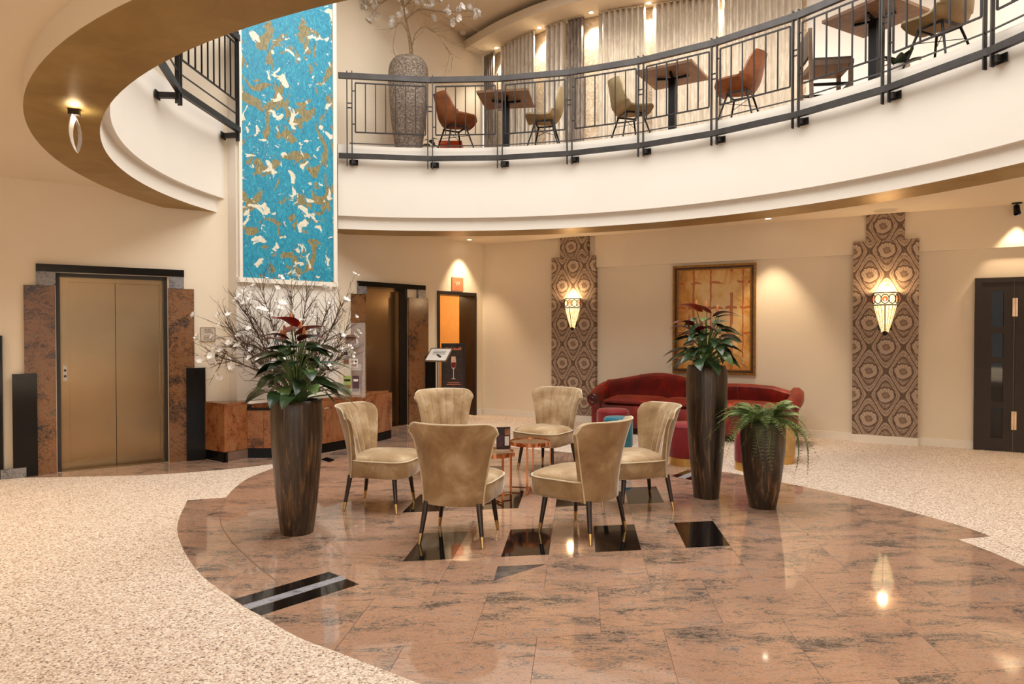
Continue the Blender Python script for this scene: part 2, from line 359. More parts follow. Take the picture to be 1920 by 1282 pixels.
# ------------------------------------------------------------------ mesh helpers
def mk(name, verts, faces, mat, parent=None, smooth=False, loc=None, rz=0.0):
    me = bpy.data.meshes.new(name); me.from_pydata([tuple(v) for v in verts], [], faces); me.update()
    return link(name, me, mat, parent, smooth, loc, rz)
def link(name, me, mat, parent=None, smooth=False, loc=None, rz=0.0):
    if mat and not me.materials: me.materials.append(MATS[mat])
    if smooth:
        for p in me.polygons: p.use_smooth = True
        try: me.set_sharp_from_angle(angle=radians(42))
        except Exception: pass
    o = bpy.data.objects.new(name, me); COL.objects.link(o)
    if parent: o.parent = parent
    if loc is not None: o.location = loc
    o.rotation_euler = (0, 0, rz)
    return o
class MB:
    def __init__(s): s.v = []; s.f = []
    def add(s, v, f):
        k = len(s.v); s.v += [Vector(p) for p in v]; s.f += [tuple(i+k for i in q) for q in f]; return s
    def box(s, x0, y0, z0, x1, y1, z1, M=None):
        v = [Vector((x, y, z)) for z in (z0, z1) for (x, y) in ((x0, y0), (x1, y0), (x1, y1), (x0, y1))]
        if M: v = [M @ p for p in v]
        return s.add(v, [(3, 2, 1, 0), (4, 5, 6, 7), (0, 1, 5, 4), (1, 2, 6, 5), (2, 3, 7, 6), (3, 0, 4, 7)])
    def bar(s, a, b, w, h, up=(0, 0, 1)):        # box-section bar from a to b
        a, b = Vector(a), Vector(b); d = (b-a).normalized(); up = Vector(up)
        if abs(d.dot(up)) > .99: up = Vector((1, 0, 0))
        sd = d.cross(up).normalized(); u2 = sd.cross(d)
        q = [sd*(-w/2)+u2*(-h/2), sd*(w/2)+u2*(-h/2), sd*(w/2)+u2*(h/2), sd*(-w/2)+u2*(h/2)]
        return s.add([a+x for x in q]+[b+x for x in q], [(3, 2, 1, 0), (4, 5, 6, 7), (0, 1, 5, 4), (1, 2, 6, 5), (2, 3, 7, 6), (3, 0, 4, 7)])
    def tube(s, pts, r, n=6, cap=True, closed=False):
        pts = [Vector(p) for p in pts]; m = len(pts); base = len(s.v); prev = None
        for i, p in enumerate(pts):
            if closed: d = pts[(i+1) % m]-pts[i-1]
            else: d = pts[min(i+1, m-1)]-pts[max(i-1, 0)]
            if d.length < 1e-9: d = Vector((0, 0, 1))
            d.normalize()
            if prev is None:
                a = Vector((0, 0, 1)) if abs(d.z) < .9 else Vector((1, 0, 0)); x = d.cross(a).normalized()
            else:
                x = prev - d*prev.dot(d); x = x.normalized() if x.length > 1e-6 else d.orthogonal().normalized()
            prev = x; y = d.cross(x); rr = r[i] if isinstance(r, (list, tuple)) else r
            for k in range(n):
                an = 2*pi*k/n; s.v.append(p+x*(rr*cos(an))+y*(rr*sin(an)))
        for i in range(m if closed else m-1):
            for k in range(n):
                a = base+i*n+k; b = base+i*n+(k+1) % n; c = base+((i+1) % m)*n+(k+1) % n; d_ = base+((i+1) % m)*n+k
                s.f.append((a, b, c, d_))
        if cap and not closed:
            s.f.append(tuple(base+k for k in range(n-1, -1, -1))); s.f.append(tuple(base+(m-1)*n+k for k in range(n)))
        return s
    def lathe(s, prof, n=24, a0=0.0, a1=2*pi, c=(0, 0, 0), cap0=False, cap1=False):
        full = abs(a1-a0-2*pi) < 1e-6; k = n if full else n+1; base = len(s.v)
        for r, z in prof:
            for i in range(k):
                a = a0+(a1-a0)*i/n; s.v.append(Vector((c[0]+r*cos(a), c[1]+r*sin(a), c[2]+z)))
        for j in range(len(prof)-1):
            for i in range(n):
                i2 = (i+1) % k if full else i+1
                s.f.append((base+j*k+i, base+j*k+i2, base+(j+1)*k+i2, base+(j+1)*k+i))
        if cap0: s.f.append(tuple(base+i for i in range(k-1, -1, -1)))
        if cap1: s.f.append(tuple(base+(len(prof)-1)*k+i for i in range(k)))
        return s
    def prism(s, poly, z0, z1, holes=()):        # polygon (with holes) in xy, extruded in z
        loops = [[Vector((p[0], p[1], 0)) for p in poly]]+[[Vector((p[0], p[1], 0)) for p in h] for h in holes]
        tri = tessellate_polygon(loops); flat = [p for l in loops for p in l]; n = len(flat); base = len(s.v)
        s.v += [Vector((p.x, p.y, z0)) for p in flat]+[Vector((p.x, p.y, z1)) for p in flat]
        for a, b, c in tri:
            A, B, C = flat[a], flat[b], flat[c]
            if (B-A).cross(C-A).z < 0: b, c = c, b
            s.f.append((base+n+a, base+n+b, base+n+c)); s.f.append((base+c, base+b, base+a))
        k = 0
        for li, l in enumerate(loops):
            ar = sum(l[i].x*l[(i+1) % len(l)].y-l[(i+1) % len(l)].x*l[i].y for i in range(len(l)))
            for i in range(len(l)):
                a, b = k+i, k+(i+1) % len(l)
                if (ar > 0) == (li == 0): s.f.append((base+a, base+b, base+n+b, base+n+a))
                else: s.f.append((base+b, base+a, base+n+a, base+n+b))
            k += len(l)
        return s
    def wallprism(s, poly, y0, y1, holes=()):    # polygon in xz, extruded along y
        t = MB().prism([(p[0], p[1]) for p in poly], 0, 1, [[(p[0], p[1]) for p in h] for h in holes])
        return s.add([(v.x, y0 if v.z > .5 else y1, v.y) for v in t.v], t.f)
    def obj(s, name, mat, parent=None, smooth=False, loc=None, rz=0.0):
        return mk(name, s.v, s.f, mat, parent, smooth, loc, rz)
def rect(x0, z0, x1, z1): return [(x0, z0), (x1, z0), (x1, z1), (x0, z1)]
def tag(o, label=None, cat=None, group=None, kind=None):
    if label: o['label'] = label
    if cat: o['category'] = cat
    if group: o['group'] = group
    if kind: o['kind'] = kind
    return o
def thing(name, label, cat, loc=(0, 0, 0), rz=0.0, group=None):
    o = bpy.data.objects.new(name, None); COL.objects.link(o); o.location = loc; o.rotation_euler = (0, 0, rz)
    o.empty_display_size = .1
    return tag(o, label, cat, group)
def struct(o, label=None):
    o['kind'] = 'structure'
    if label: o['label'] = label
    return o
def dup(root, loc, rz, label=None):
    r = root.copy(); COL.objects.link(r); r.location = loc; r.rotation_euler = (0, 0, rz)
    if label: r['label'] = label
    for ch in list(root.children):
        c = ch.copy(); COL.objects.link(c); c.parent = r
        for g in list(ch.children):
            d = g.copy(); COL.objects.link(d); d.parent = c
    return r
def catmull(pts, n=6, closed=False):
    P = [Vector(p) for p in pts]; out = []; m = len(P)
    rng = range(m) if closed else range(m-1)
    for i in rng:
        p0 = P[i-1] if (i > 0 or closed) else P[0]*2-P[1]; p1 = P[i]; p2 = P[(i+1) % m]
        p3 = P[(i+2) % m] if (closed or i+2 < m) else P[-1]*2-P[-2]
        for k in range(n):
            t = k/n
            out.append(.5*((2*p1)+(p2-p0)*t+(2*p0-5*p1+4*p2-p3)*t*t+(3*p1-p0-3*p2+p3)*t**3))
    if not closed: out.append(P[-1])
    return out
def spot(name, loc, target, power, angle, col, blend=.6, size=.04):
    l = bpy.data.lights.new(name, 'SPOT'); l.energy = power; l.spot_size = radians(angle); l.spot_blend = blend
    l.color = col; l.shadow_soft_size = size
    o = bpy.data.objects.new(name, l); COL.objects.link(o); o.location = loc
    o.rotation_euler = (Vector(target)-Vector(loc)).to_track_quat('-Z', 'Y').to_euler()
    return o
def point(name, loc, power, col, size=.05):
    l = bpy.data.lights.new(name, 'POINT'); l.energy = power; l.color = col; l.shadow_soft_size = size
    o = bpy.data.objects.new(name, l); COL.objects.link(o); o.location = loc
    return o
WARM = (1.0, .77, .52)

# ------------------------------------------------------------------ plan of the place
CEIL, RING_Z, SLAB, TOPC = 2.95, 2.80, 3.90, 6.40
W1 = Frame(pz(73, 889.6), pz(348, 863))            # lift wall, left
MU = Frame((-3.15, 7.81), (-2.23, 8.74))           # pier with the painted panel
W3 = Frame((-2.12, 9.85), (-.51, 11.89))           # second lift and doorway
W4 = Frame((-.51, 11.89), (5.16, 8.65))            # long back wall
CL, RL = Vector((1.091, 6.987, 0)), 4.533          # left arc of the well (at the lip)
CR, RR = Vector((-.896, 4.058, 0)), 5.199          # right arc of the well
def arc_ang(c, p): return atan2(p[1]-c.y, p[0]-c.x)
def arc(c, r, a0, a1, n): return [(c.x+r*cos(a0+(a1-a0)*i/n), c.y+r*sin(a0+(a1-a0)*i/n)) for i in range(n+1)]
def well_loop(dr, dl=None):      # closed loop of the well, radii changed by dr (right arc) and dl (left arc)
    rl, rr = RL+(dr if dl is None else dl), RR+dr
    d = CR-CL; L_ = d.length; a = (rl*rl-rr*rr+L_*L_)/(2*L_); h = math.sqrt(max(rl*rl-a*a, 0))
    m = CL+d*(a/L_); pr = Vector((-d.y, d.x, 0)).normalized()
    cand = [m+pr*h, m-pr*h]; x = max(cand, key=lambda q: q.x)
    a_end_r = arc_ang(CR, x)
    a_start_r = arc_ang(CR, (-2.23, 8.80))
    al0 = arc_ang(CL, x); al1 = arc_ang(CL, (-3.20, 7.86))
    if al0 > 0: al0 -= 2*pi
    if al1 > al0: al1 -= 2*pi
    r_pts = arc(CR, rr, a_start_r, a_end_r, 56)
    l_pts = arc(CL, rl, al0, al1, 80)
    return r_pts, l_pts[1:]
def loop(dr, dl=None):
    a, b = well_loop(dr, dl); return a+b
BIG = [(-9, -5.2), (10, -5.2), (10, 14.2), (-9, 14.2)]

# ------------------------------------------------------------------ floor
LN = [(351, 937.6), (332, 992), (365, 1064), (439, 1124.5), (489, 1154), (561, 1195), (630, 1221), (716.5, 1254), (785.5, 1281)]
RF = [(1380, 888), (1468, 904.5), (1621, 936.5), (1738.6, 967.6), (1821, 991.7), (1857.6, 1005.5)]
LF = [(511, 878), (468, 895), (440.7, 914), (423.4, 932.4)]
def g2(p): q = pz(*p); return Vector((q.x, q.y, 0))
gran = catmull([g2(p) for p in LN], 5)
c0 = Vector((2.199, 7.308, 0)); a0 = atan2(gran[-1].y-c0.y, gran[-1].x-c0.x)
gran += [Vector((c0.x+5.2*cos(a), c0.y+5.2*sin(a), 0)) for a in [a0+(i+1)*.075 for i in range(12)]]
gran += [Vector((4.2, 3.05, 0)), g2((1990, 1092)), g2((1920, 1060.7)), g2((1858, 1034)), g2((1797, 1011))]
gran += [p for p in catmull([g2(p) for p in RF], 5)[::-1]]
gran += [g2(p) for p in ((1290, 874), (1200, 863), (1089, 850), (1000, 842), (945, 836), (860, 812))]
gran += [W3.w(.78, 0, -.001), W3.w(-.4, 0, -.001)]
gran += [g2(p) for p in ((668, 838), (602, 850.5), (555, 859), (464, 859), (421, 867.6), (362, 857))]
gran += [W1.w(1.35, 0, 0), W1.w(-.35, 0, 0), W1.w(-.7, 0, -.02)]
gran += catmull([g2(p) for p in ((30, 895.5), (110, 894), (200, 892.5), (300, 889), (420, 880), (512, 869.8))], 4)
gran += [g2((532, 870.5))]
gran += catmull([g2(p) for p in LF], 4)
GRAN = [(p.x, p.y) for p in gran]
fl = MB().prism(BIG, -.12, 0, [GRAN]).obj('floor', 'terrazzo'); struct(fl, 'pale speckled terrazzo floor')
sub = MB().prism(GRAN, -.12, -.006).obj('grout_bed', 'grout', fl)
# granite slabs and black tiles on one slanted grid
UO = Vector((-.07, 4.36, 0)); UU = Vector((.3085, .045, 0)); UV = Vector((.06, .60, 0))
def uv(i, j): p = UO+UU*i+UV*j; return (p.x, p.y)
def clip_convex(sub_, cl):
    out = sub_
    for i in range(len(cl)):
        a, b = cl[i], cl[(i+1) % len(cl)]
        side = lambda p: (b[0]-a[0])*(p[1]-a[1])-(b[1]-a[1])*(p[0]-a[0])
        src, out = out, []
        for k in range(len(src)):
            p, q = src[k-1], src[k]; sp, sq = side(p), side(q)
            if sq >= 0:
                if sp < 0: t = sp/(sp-sq); out.append((p[0]+(q[0]-p[0])*t, p[1]+(q[1]-p[1])*t))
                out.append(q)
            elif sp >= 0: t = sp/(sp-sq); out.append((p[0]+(q[0]-p[0])*t, p[1]+(q[1]-p[1])*t))
        if len(out) < 3: return []
    return out
def area2(P): return sum(P[i][0]*P[(i+1) % len(P)][1]-P[(i+1) % len(P)][0]*P[i][1] for i in range(len(P)))/2
CCW = GRAN if area2(GRAN) > 0 else GRAN[::-1]
BLACK = {(-2, 0), (0, 0), (2, 0), (4, 0), (-3, 2), (-1, 2), (1, 2), (3, 2), (-2, 4), (0, 4), (2, 4)}
TRI = [[CCW[k] for k in t3] for t3 in tessellate_polygon([[Vector((*p, 0)) for p in CCW]])]
TRI = [t3 if area2(t3) > 0 else t3[::-1] for t3 in TRI]
def slab(i0, i1, j0, j1, mat, name):
    e = .0014
    cell = [uv(i0+e*2, j0+e), uv(i1-e*2, j0+e), uv(i1-e*2, j1-e), uv(i0+e*2, j1-e)]
    parts = [P for P in (clip_convex(t3, cell) for t3 in TRI) if len(P) > 2 and area2(P) > 1e-6]
    tot = sum(area2(P) for P in parts)
    if tot < .0004: return
    if tot > area2(cell)*.9995: MB().prism(cell, -.006, 0).obj(name, mat, fl); return
    mb = MB()
    for P in parts:
        k = len(mb.v); n_ = len(P)
        mb.v += [Vector((*p, 0)) for p in P]+[Vector((*p, -.006)) for p in P]
        mb.f += [tuple(range(k, k+n_)), tuple(range(k+2*n_-1, k+n_-1, -1))]
    mb.obj(name, mat, fl)
for j in range(-5, 13):
    if j in (0, 2, 4):
        i = -22
        while i < 26:
            if (i, j) in BLACK: slab(i, i+1, j, j+1, 'granite_black', 'black_tile'); i += 1
            elif (i+1, j) in BLACK or (i+2, j) in BLACK and False: slab(i, i+1, j, j+1, 'granite_floor', 'granite_slab'); i += 1
            else: slab(i, i+2, j, j+1, 'granite_floor', 'granite_slab'); i += 2
    else:
        for i in range(-22 + (j % 2), 26, 2): slab(i, i+2, j, j+1, 'granite_floor', 'granite_slab')
def inlay(pix, mat, name='inlay_strip'):
    P = [(pz(x, y).x, pz(x, y).y) for x, y in pix]
    if area2(P) < 0: P = P[::-1]
    MB().prism(P, -.004, .0012).obj(name, mat, fl)
def c1(x, y): return (320+x/2.9, 840+y/2.9)
inlay([c1(345, 822), c1(860, 673), c1(920, 695), c1(392, 853)], 'granite_black')
inlay([c1(394, 855), c1(922, 696), c1(955, 711), c1(425, 876)], 'granite_grey_inlay')
inlay([c1(427, 878), c1(957, 712), c1(1025, 740), c1(490, 910)], 'granite_black')
inlay([(926, 1088), (933, 1062), (1024, 1057.5)], 'granite_slate', 'slate_tile')
inlay([(1260, 892), (1270, 894.5), (1300, 883), (1290, 880.5)], 'granite_black')
inlay([(1271.5, 895), (1283, 897), (1312, 886), (1301, 883.5)], 'granite_grey_inlay')
inlay([(1285, 897.5), (1296, 900), (1325, 889), (1314, 886.5)], 'granite_black')
inlay([(602, 861), (612, 857), (628, 862), (618, 867)], 'granite_black')

jp = catmull([g2(c1(*q)) for q in ((300, 270), (272, 340), (276, 420), (318, 488), (352, 530), (470, 640), (575, 722))], 5)
jm = MB()
for i, p in enumerate(jp):
    d = (jp[min(i+1, len(jp)-1)]-jp[max(i-1, 0)]).normalized(); nn = Vector((-d.y, d.x, 0))*.0028
    jm.v += [p+nn+Vector((0, 0, .0006)), p-nn+Vector((0, 0, .0006))]
jm.f = [(2*i, 2*i+1, 2*i+3, 2*i+2) for i in range(len(jp)-1)]
jm.obj('curved_joint', 'grout', fl)

# ------------------------------------------------------------------ ceiling, well, upper slab
ceil = struct(MB().prism(BIG, CEIL, CEIL+.1, [loop(.52, .41)]).obj('ceiling', 'ceiling'), 'cream ceiling of the ground floor')
ring_bot = loop(0.0); ring_out = loop(.52, .41)
rb = MB()
n = len(ring_bot)
rb.v = [Vector((*p, RING_Z)) for p in ring_bot]+[Vector((*p, RING_Z)) for p in ring_out]
rb.f = [(i, i+1, n+i+1, n+i) for i in range(n-1)]
soff = struct(rb.obj('trim_1', 'gilt_soffit'), 'gilded soffit band around the stair well')
up = MB(); up.v = [Vector((*p, RING_Z)) for p in ring_out]+[Vector((*p, CEIL+.02)) for p in ring_out]
up.f = [(i, i+1, n+i+1, n+i) for i in range(n-1)]
up.obj('soffit_side', 'wall', soff, True)
lip = MB(); lip.v = [Vector((*p, RING_Z)) for p in ring_bot]+[Vector((*p, 3.0)) for p in ring_bot]
lip.f = [(i, i+1, n+i+1, n+i) for i in range(n-1)]
lip_o = struct(lip.obj('trim_2', 'wall_white', None, True), 'white lip band below the gallery front')
fas = MB(); inner = loop(-.06); back = loop(.02)
fas.v = [Vector((*p, 2.965)) for p in back]+[Vector((*p, 2.965)) for p in inner]+[Vector((*p, SLAB)) for p in inner]
for j in range(2): fas.f += [(j*n+i, j*n+i+1, (j+1)*n+i+1, (j+1)*n+i) for i in range(n-1)]
fas_o = struct(fas.obj('wall_gallery_front', 'wall_white', None, True), 'curved white gallery front')
slab_o = struct(MB().prism(BIG, SLAB-.2, SLAB-.001, [loop(-.055)]).obj('floor_upper', 'wood_top'), 'gallery floor')
top = struct(MB().prism(BIG, TOPC, TOPC+.15, [[(-2.6, 2.7), (3.6, 2.7), (3.6, 8.3), (-2.6, 8.3)]]).obj('ceiling_upper', 'ceiling'), 'upper ceiling with roof light opening')

# ------------------------------------------------------------------ walls
def wall(name, fr, u0, u1, z0, z1, thick, mat, holes=(), label=None):
    o = MB().wallprism(rect(u0, z0, u1, z1), 0, thick, holes).obj(name, mat, None, False, fr.a, fr.rz)
    return struct(o, label)
# left lift wall -----------------------------------------------------
def wp(fr, x, y, off=0): return fr.pix(x, y, off)
u_l = wp(W1, 106, 700)[0]; u_r = wp(W1, 315, 700)[0]
z_t = (wp(W1, 106, 513)[1]+wp(W1, 315, 517)[1])/2
wall('wall_left', W1, -4.2, wp(W1, 417, 700)[0]+.3, 0, TOPC, .35, 'wall', [rect(u_l, 0.001, u_r, z_t)], 'cream lift wall')
# pier
mu_len = MU.len
pier = MB().prism([(MU.a.x, MU.a.y), MU.w(mu_len)[:2], (MU.w(mu_len)+Vector((-1.1, 1.2, 0)))[:2], (MU.a+Vector((-1.0, .55, 0)))[:2]][0:4], 0, TOPC)
struct(pier.obj('wall_pier', 'wall_white'), 'white pier carrying the tall teal panel')
# wall with second lift and doorway
e_l = wp(W3, 684, 680)[0]; e_r = wp(W3, 765, 680)[0]; e_t = wp(W3, 720, 534)[1]
d_l = wp(W3, 822, 660)[0]; d_r = wp(W3, 890, 660)[0]; d_t = wp(W3, 855, 551)[1]
wall('wall_back_left', W3, -2.2, W3.len, 0, TOPC, .30, 'wall', [rect(e_l, .001, e_r, e_t), rect(d_l, .001, d_r, d_t)], 'cream wall with lift and doorway')
wall('wall_back', W4, 0, 11.5, 0, SLAB-.2, .30, 'wall', (), 'long cream back wall')
bz = (wp(W4, 1120, 497)[1]+wp(W4, 1600, 479)[1]+wp(W4, 1900, 469)[1])/3
struct(MB().box(wp(W4, 1118, 480)[0], -.05, bz, 11.5, 0, CEIL).obj('trim_3', 'wall', None, False, W4.a, W4.rz), 'shallow bulkhead along the top of the back wall')
# baseboards
p1l, p1r = wp(W4, 1034, 700)[0], wp(W4, 1116, 700)[0]
p2l, p2r = wp(W4, 1598, 700)[0], wp(W4, 1721, 700)[0]
dd_l = wp(W4, 1826, 700)[0]
bb = struct(MB().box(.02, -.018, 0, p1l, 0, .10).box(p1r, -.018, 0, p2l, 0, .10).box(p2r, -.018, 0, dd_l, 0, .10).obj('baseboard_back', 'white_trim', None, False, W4.a, W4.rz), 'cream baseboard along the back wall')
struct(MB().box(d_r+.03, -.018, 0, W3.len-.02, 0, .10).obj('baseboard_back_left', 'white_trim', None, False, W3.a, W3.rz), 'cream baseboard beside the doorway')
# unseen sides of the lobby
struct(MB().box(-9, -5.4, 0, 10, -5.2, .35).box(-9, -5.4, 2.75, 10, -5.2, TOPC).obj('wall_front', 'wall'), 'entrance front')
struct(MB().box(9.0, -5.2, 0, 9.2, 6.3, TOPC).obj('wall_right', 'wall'), 'right wall')
struct(MB().box(-8.8, -5.2, 0, -8.6, 6, TOPC).obj('wall_far_left', 'wall'), 'far left wall')
# room behind the doorway
rm = MB()
rm.box(d_l-.5, 1.7, 0, d_r+.9, 1.8, 2.7).box(d_r+.8, .3, 0, d_r+.9, 1.75, 2.7).box(d_l-.6, .3, 0, d_l-.5, 1.75, 2.7).box(d_l-.5, .3, 2.45, d_r+.9, 1.75, 2.6)
struct(rm.obj('wall_doorway_room', 'room_orange', None, False, W3.a, W3.rz), 'warm lit room behind the doorway')
point('doorway_room_lamp', W3.w((d_l+d_r)/2+.1, 2.2, .9), 20, (1.0, .68, .34), .12)

# ------------------------------------------------------------------ lifts
def pbox(parent, name, mat, fr, xl, xr, yt, yb, front, back, zb=None, ref=None):
    """box on a wall plane from pixels: left x, right x, top y, bottom y; local frame of the wall"""
    ym = (yt+yb)/2
    u0 = fr.pix(xl, ym)[0]; u1 = fr.pix(xr, ym)[0]; xm = (xl+xr)/2
    z1 = fr.pix(xm, yt)[1]; z0 = zb if zb is not None else fr.pix(xm, yb)[1]
    return MB().box(u0, front, z0, u1, back, z1).obj(name, mat, parent)
def lift(fr, ul, ur, zt, label, recess, frame_l):
    t = thing('lift_doors', label, 'elevator', fr.a, fr.rz)
    MB().box(ul-.001, .02, 0, ul+.035, recess+.05, zt).obj('frame', 'black_frame', t)
    MB().box(ur-.035, .02, 0, ur+.001, recess+.05, zt).obj('frame', 'black_frame', t)
    MB().box(ul, .02, zt-.035, ur, recess+.05, zt+.001).obj('frame', 'black_frame', t)
    a, b = ul+.035, ur-.035
    j = MB().box(a, recess-.02, 0, a+frame_l, recess+.05, zt-.035).obj('door_jamb', 'lift_steel', t)
    MB().box(b-.03, recess-.02, 0, b, recess+.05, zt-.035).obj('door_jamb', 'lift_steel', t)
    MB().box(a+frame_l, recess-.02, zt-.085, b-.03, recess+.05, zt-.035).obj('door_header', 'lift_steel', t)
    m = (a+frame_l+b-.03)/2
    l1 = MB().box(a+frame_l, recess+.005, .012, m-.003, recess+.04, zt-.085).obj('door_leaf', 'lift_steel', t)
    l2 = MB().box(m+.003, recess+.018, .012, b-.03, recess+.05, zt-.085).obj('door_leaf', 'lift_steel', t)
    MB().box(a, .0, 0, b, recess+.05, .011).obj('sill', 'lift_steel', t)
    MB().box(a, recess+.052, 0, b, recess+.08, zt-.035).obj('light_stop', 'black_frame', t)  # added dark backing that blocks light leaking through the door gap
    k = MB().box(a+frame_l*.3, recess-.026, .93, a+frame_l*.75, recess-.0195, 1.09).obj('call_plate', 'steel_trim', t)
    for zz in (.98, 1.04):
        MB().lathe([(.0, -.034), (.012, -.033), (.012, -.025)], 12).obj('button', 'black_frame', k).matrix_local = Matrix.Translation((a+frame_l*.52, recess, zz)) @ Matrix.Rotation(-pi/2, 4, 'X')
    return t
lift(W1, u_l, u_r, z_t, 'bronze brushed lift doors between stepped granite panels beside the notice plaque', .12, .075)
lift(W3, e_l, e_r, e_t, 'bronze brushed lift doors beside the leaflet rack', .16, .03)
s1 = thing('lift_surround', 'stepped granite surround with black base blocks and plaque beside it', 'door surround', W1.a, W1.rz)
pbox(s1, 'lintel', 'granite_black_wall', W1, 67, 344, 500.5, 514, -.04, .02)
pbox(s1, 'capstone', 'granite_grey', W1, 67, 104, 507, 535, -.035, .0)
pbox(s1, 'capstone', 'granite_grey', W1, 317.5, 344, 515, 541, -.035, .0)
pbox(s1, 'side_panel', 'granite_wall', W1, 46, 105, 535, 888, -.03, .0, 0)
pbox(s1, 'side_panel', 'granite_wall', W1, 316, 364, 541.5, 864, -.03, .0, 0)
pbox(s1, 'base_block', 'granite_black_wall', W1, 24, 70.5, 700, 890, -.06, -.031, 0)
pbox(s1, 'base_block', 'granite_black_wall', W1, 348.5, 384, 689, 863, -.06, -.031, 0)
pbox(s1, 'plinth_block', 'granite_grey', W1, 2, 50, 876, 893, -.085, -.061, 0)
s0 = thing('door_surround', 'narrow black post standing alone on the lift wall beside the grey plinth block', 'door surround', W1.a, W1.rz)
pbox(s0, 'post', 'granite_black_wall', W1, -40, 4.5, 629, 895, -.05, .0, 0)
pbox(s0, 'edge_strip', 'black_frame', W1, 4.5, 6.0, 629, 895, -.045, .0, 0)
s3 = thing('lift_surround', 'stepped granite surround between the leaflet rack and the doorway', 'door surround', W3.a, W3.rz)
pbox(s3, 'lintel', 'granite_black_wall', W3, 669, 795, 531, 540, -.04, .02)
pbox(s3, 'capstone', 'granite_grey', W3, 669, 685, 530, 551, -.035, .0)
pbox(s3, 'capstone', 'granite_grey', W3, 781, 795, 540, 559, -.035, .0)
pbox(s3, 'side_panel', 'granite_wall', W3, 658, 684.5, 551, 808, -.03, .0, 0)
pbox(s3, 'side_panel', 'granite_wall', W3, 764, 801, 559, 795, -.03, .0, 0)
pbox(s3, 'base_block', 'granite_black_wall', W3, 795, 812, 667, 790, -.06, -.031, 0)
# doorway frame
df = thing('doorway_frame', 'dark frame of the open doorway below the terracotta sign', 'door frame', W3.a, W3.rz)
MB().box(d_l-.03, -.02, 0, d_l+.02, .3, d_t+.035).obj('jamb', 'black_frame', df)
MB().box(d_r-.02, -.02, 0, d_r+.03, .34, d_t+.035).obj('jamb', 'black_frame', df)
MB().box(d_l, -.02, d_t-.02, d_r, .3, d_t+.035).obj('header', 'black_frame', df)
# terracotta sign with pale letter
sg = thing('room_sign', 'square terracotta sign with a pale letter above the doorway', 'sign', W3.a, W3.rz)
pbox(sg, 'plate', 'terracotta', W3, 846.5, 867.5, 520, 545, -.015, 0)
def text(body, size, mat, name, parent, x, y, z, rx=pi/2):
    cu = bpy.data.curves.new(name, 'FONT'); cu.body = body; cu.size = size; cu.align_x = 'CENTER'; cu.align_y = 'CENTER'; cu.extrude = .0008
    tmp = bpy.data.objects.new('tmp', cu); COL.objects.link(tmp)
    me = bpy.data.meshes.new_from_object(tmp.evaluated_get(bpy.context.evaluated_depsgraph_get()))
    bpy.data.objects.remove(tmp); me.materials.clear()
    o = link(name, me, mat, parent); o.location = (x, y, z); o.rotation_euler = (rx, 0, 0)
    return o
su, sz = wp(W3, 857, 532)
text('W', .11, 'pale_letter', 'letter', sg, su, -.0165, sz)

# notice plaque
pl = thing('notice_plaque', 'small grey engraved notice plaque on the wall between lift and pier', 'plaque', W1.a, W1.rz)
pbox(pl, 'plate', 'plaque', W1, 375.5, 403.5, 613.5, 639.5, -.012, 0)
pu0, pzt = wp(W1, 375.5, 613.5); pu1, pzb = wp(W1, 403.5, 639.5)
fr_ = MB()
for a in ((pu0, pzb, pu1, pzb+.005), (pu0, pzt-.005, pu1, pzt), (pu0, pzb, pu0+.005, pzt), (pu1-.005, pzb, pu1, pzt)): fr_.box(a[0], -.016, a[1], a[2], -.0125, a[3])
fr_.obj('rim', 'steel_trim', pl)
ln = MB(); pw = pu1-pu0; ph = pzt-pzb
for k, w in enumerate((.45, .62, .40, 0, .50, .56, .60)):
    if w:
        zc = pzt-ph*(.16+.115*k); um = (pu0+pu1)/2
        x = um-pw*w/2; random.seed(k)
        while x < um+pw*w/2:
            st = random.uniform(.012, .03); ln.box(x, -.0132, zc-.0035, min(x+st, um+pw*w/2), -.0122, zc+.0035); x += st+.006
ln.obj('engraved_lines', 'ink', pl)

# ------------------------------------------------------------------ teal panel on the pier
mp = thing('wall_panel', 'tall teal abstract painted panel in a thin white frame on the pier', 'painting', MU.a, MU.rz)
m_l, m_r = wp(MU, 452.5, 480)[0], wp(MU, 623, 480)[0]; m_b = wp(MU, 540, 525)[1]
MB().box(m_l, -.022, m_b, m_r, -.002, 6.1).obj('canvas', 'teal_paint', mp)
fw = .035
MB().box(m_l-fw, -.04, m_b-fw, m_l, 0, 6.1).obj('frame_rail', 'white_trim', mp)
MB().box(m_r, -.04, m_b-fw, m_r+fw, 0, 6.1).obj('frame_rail', 'white_trim', mp)
MB().box(m_l-fw-.02, -.05, m_b-fw-.02, m_r+fw+.02, 0, m_b).obj('frame_rail', 'white_trim', mp)
MB().box(m_l-fw, -.04, 6.1, m_r+fw, 0, 6.14).obj('frame_rail', 'white_trim', mp)

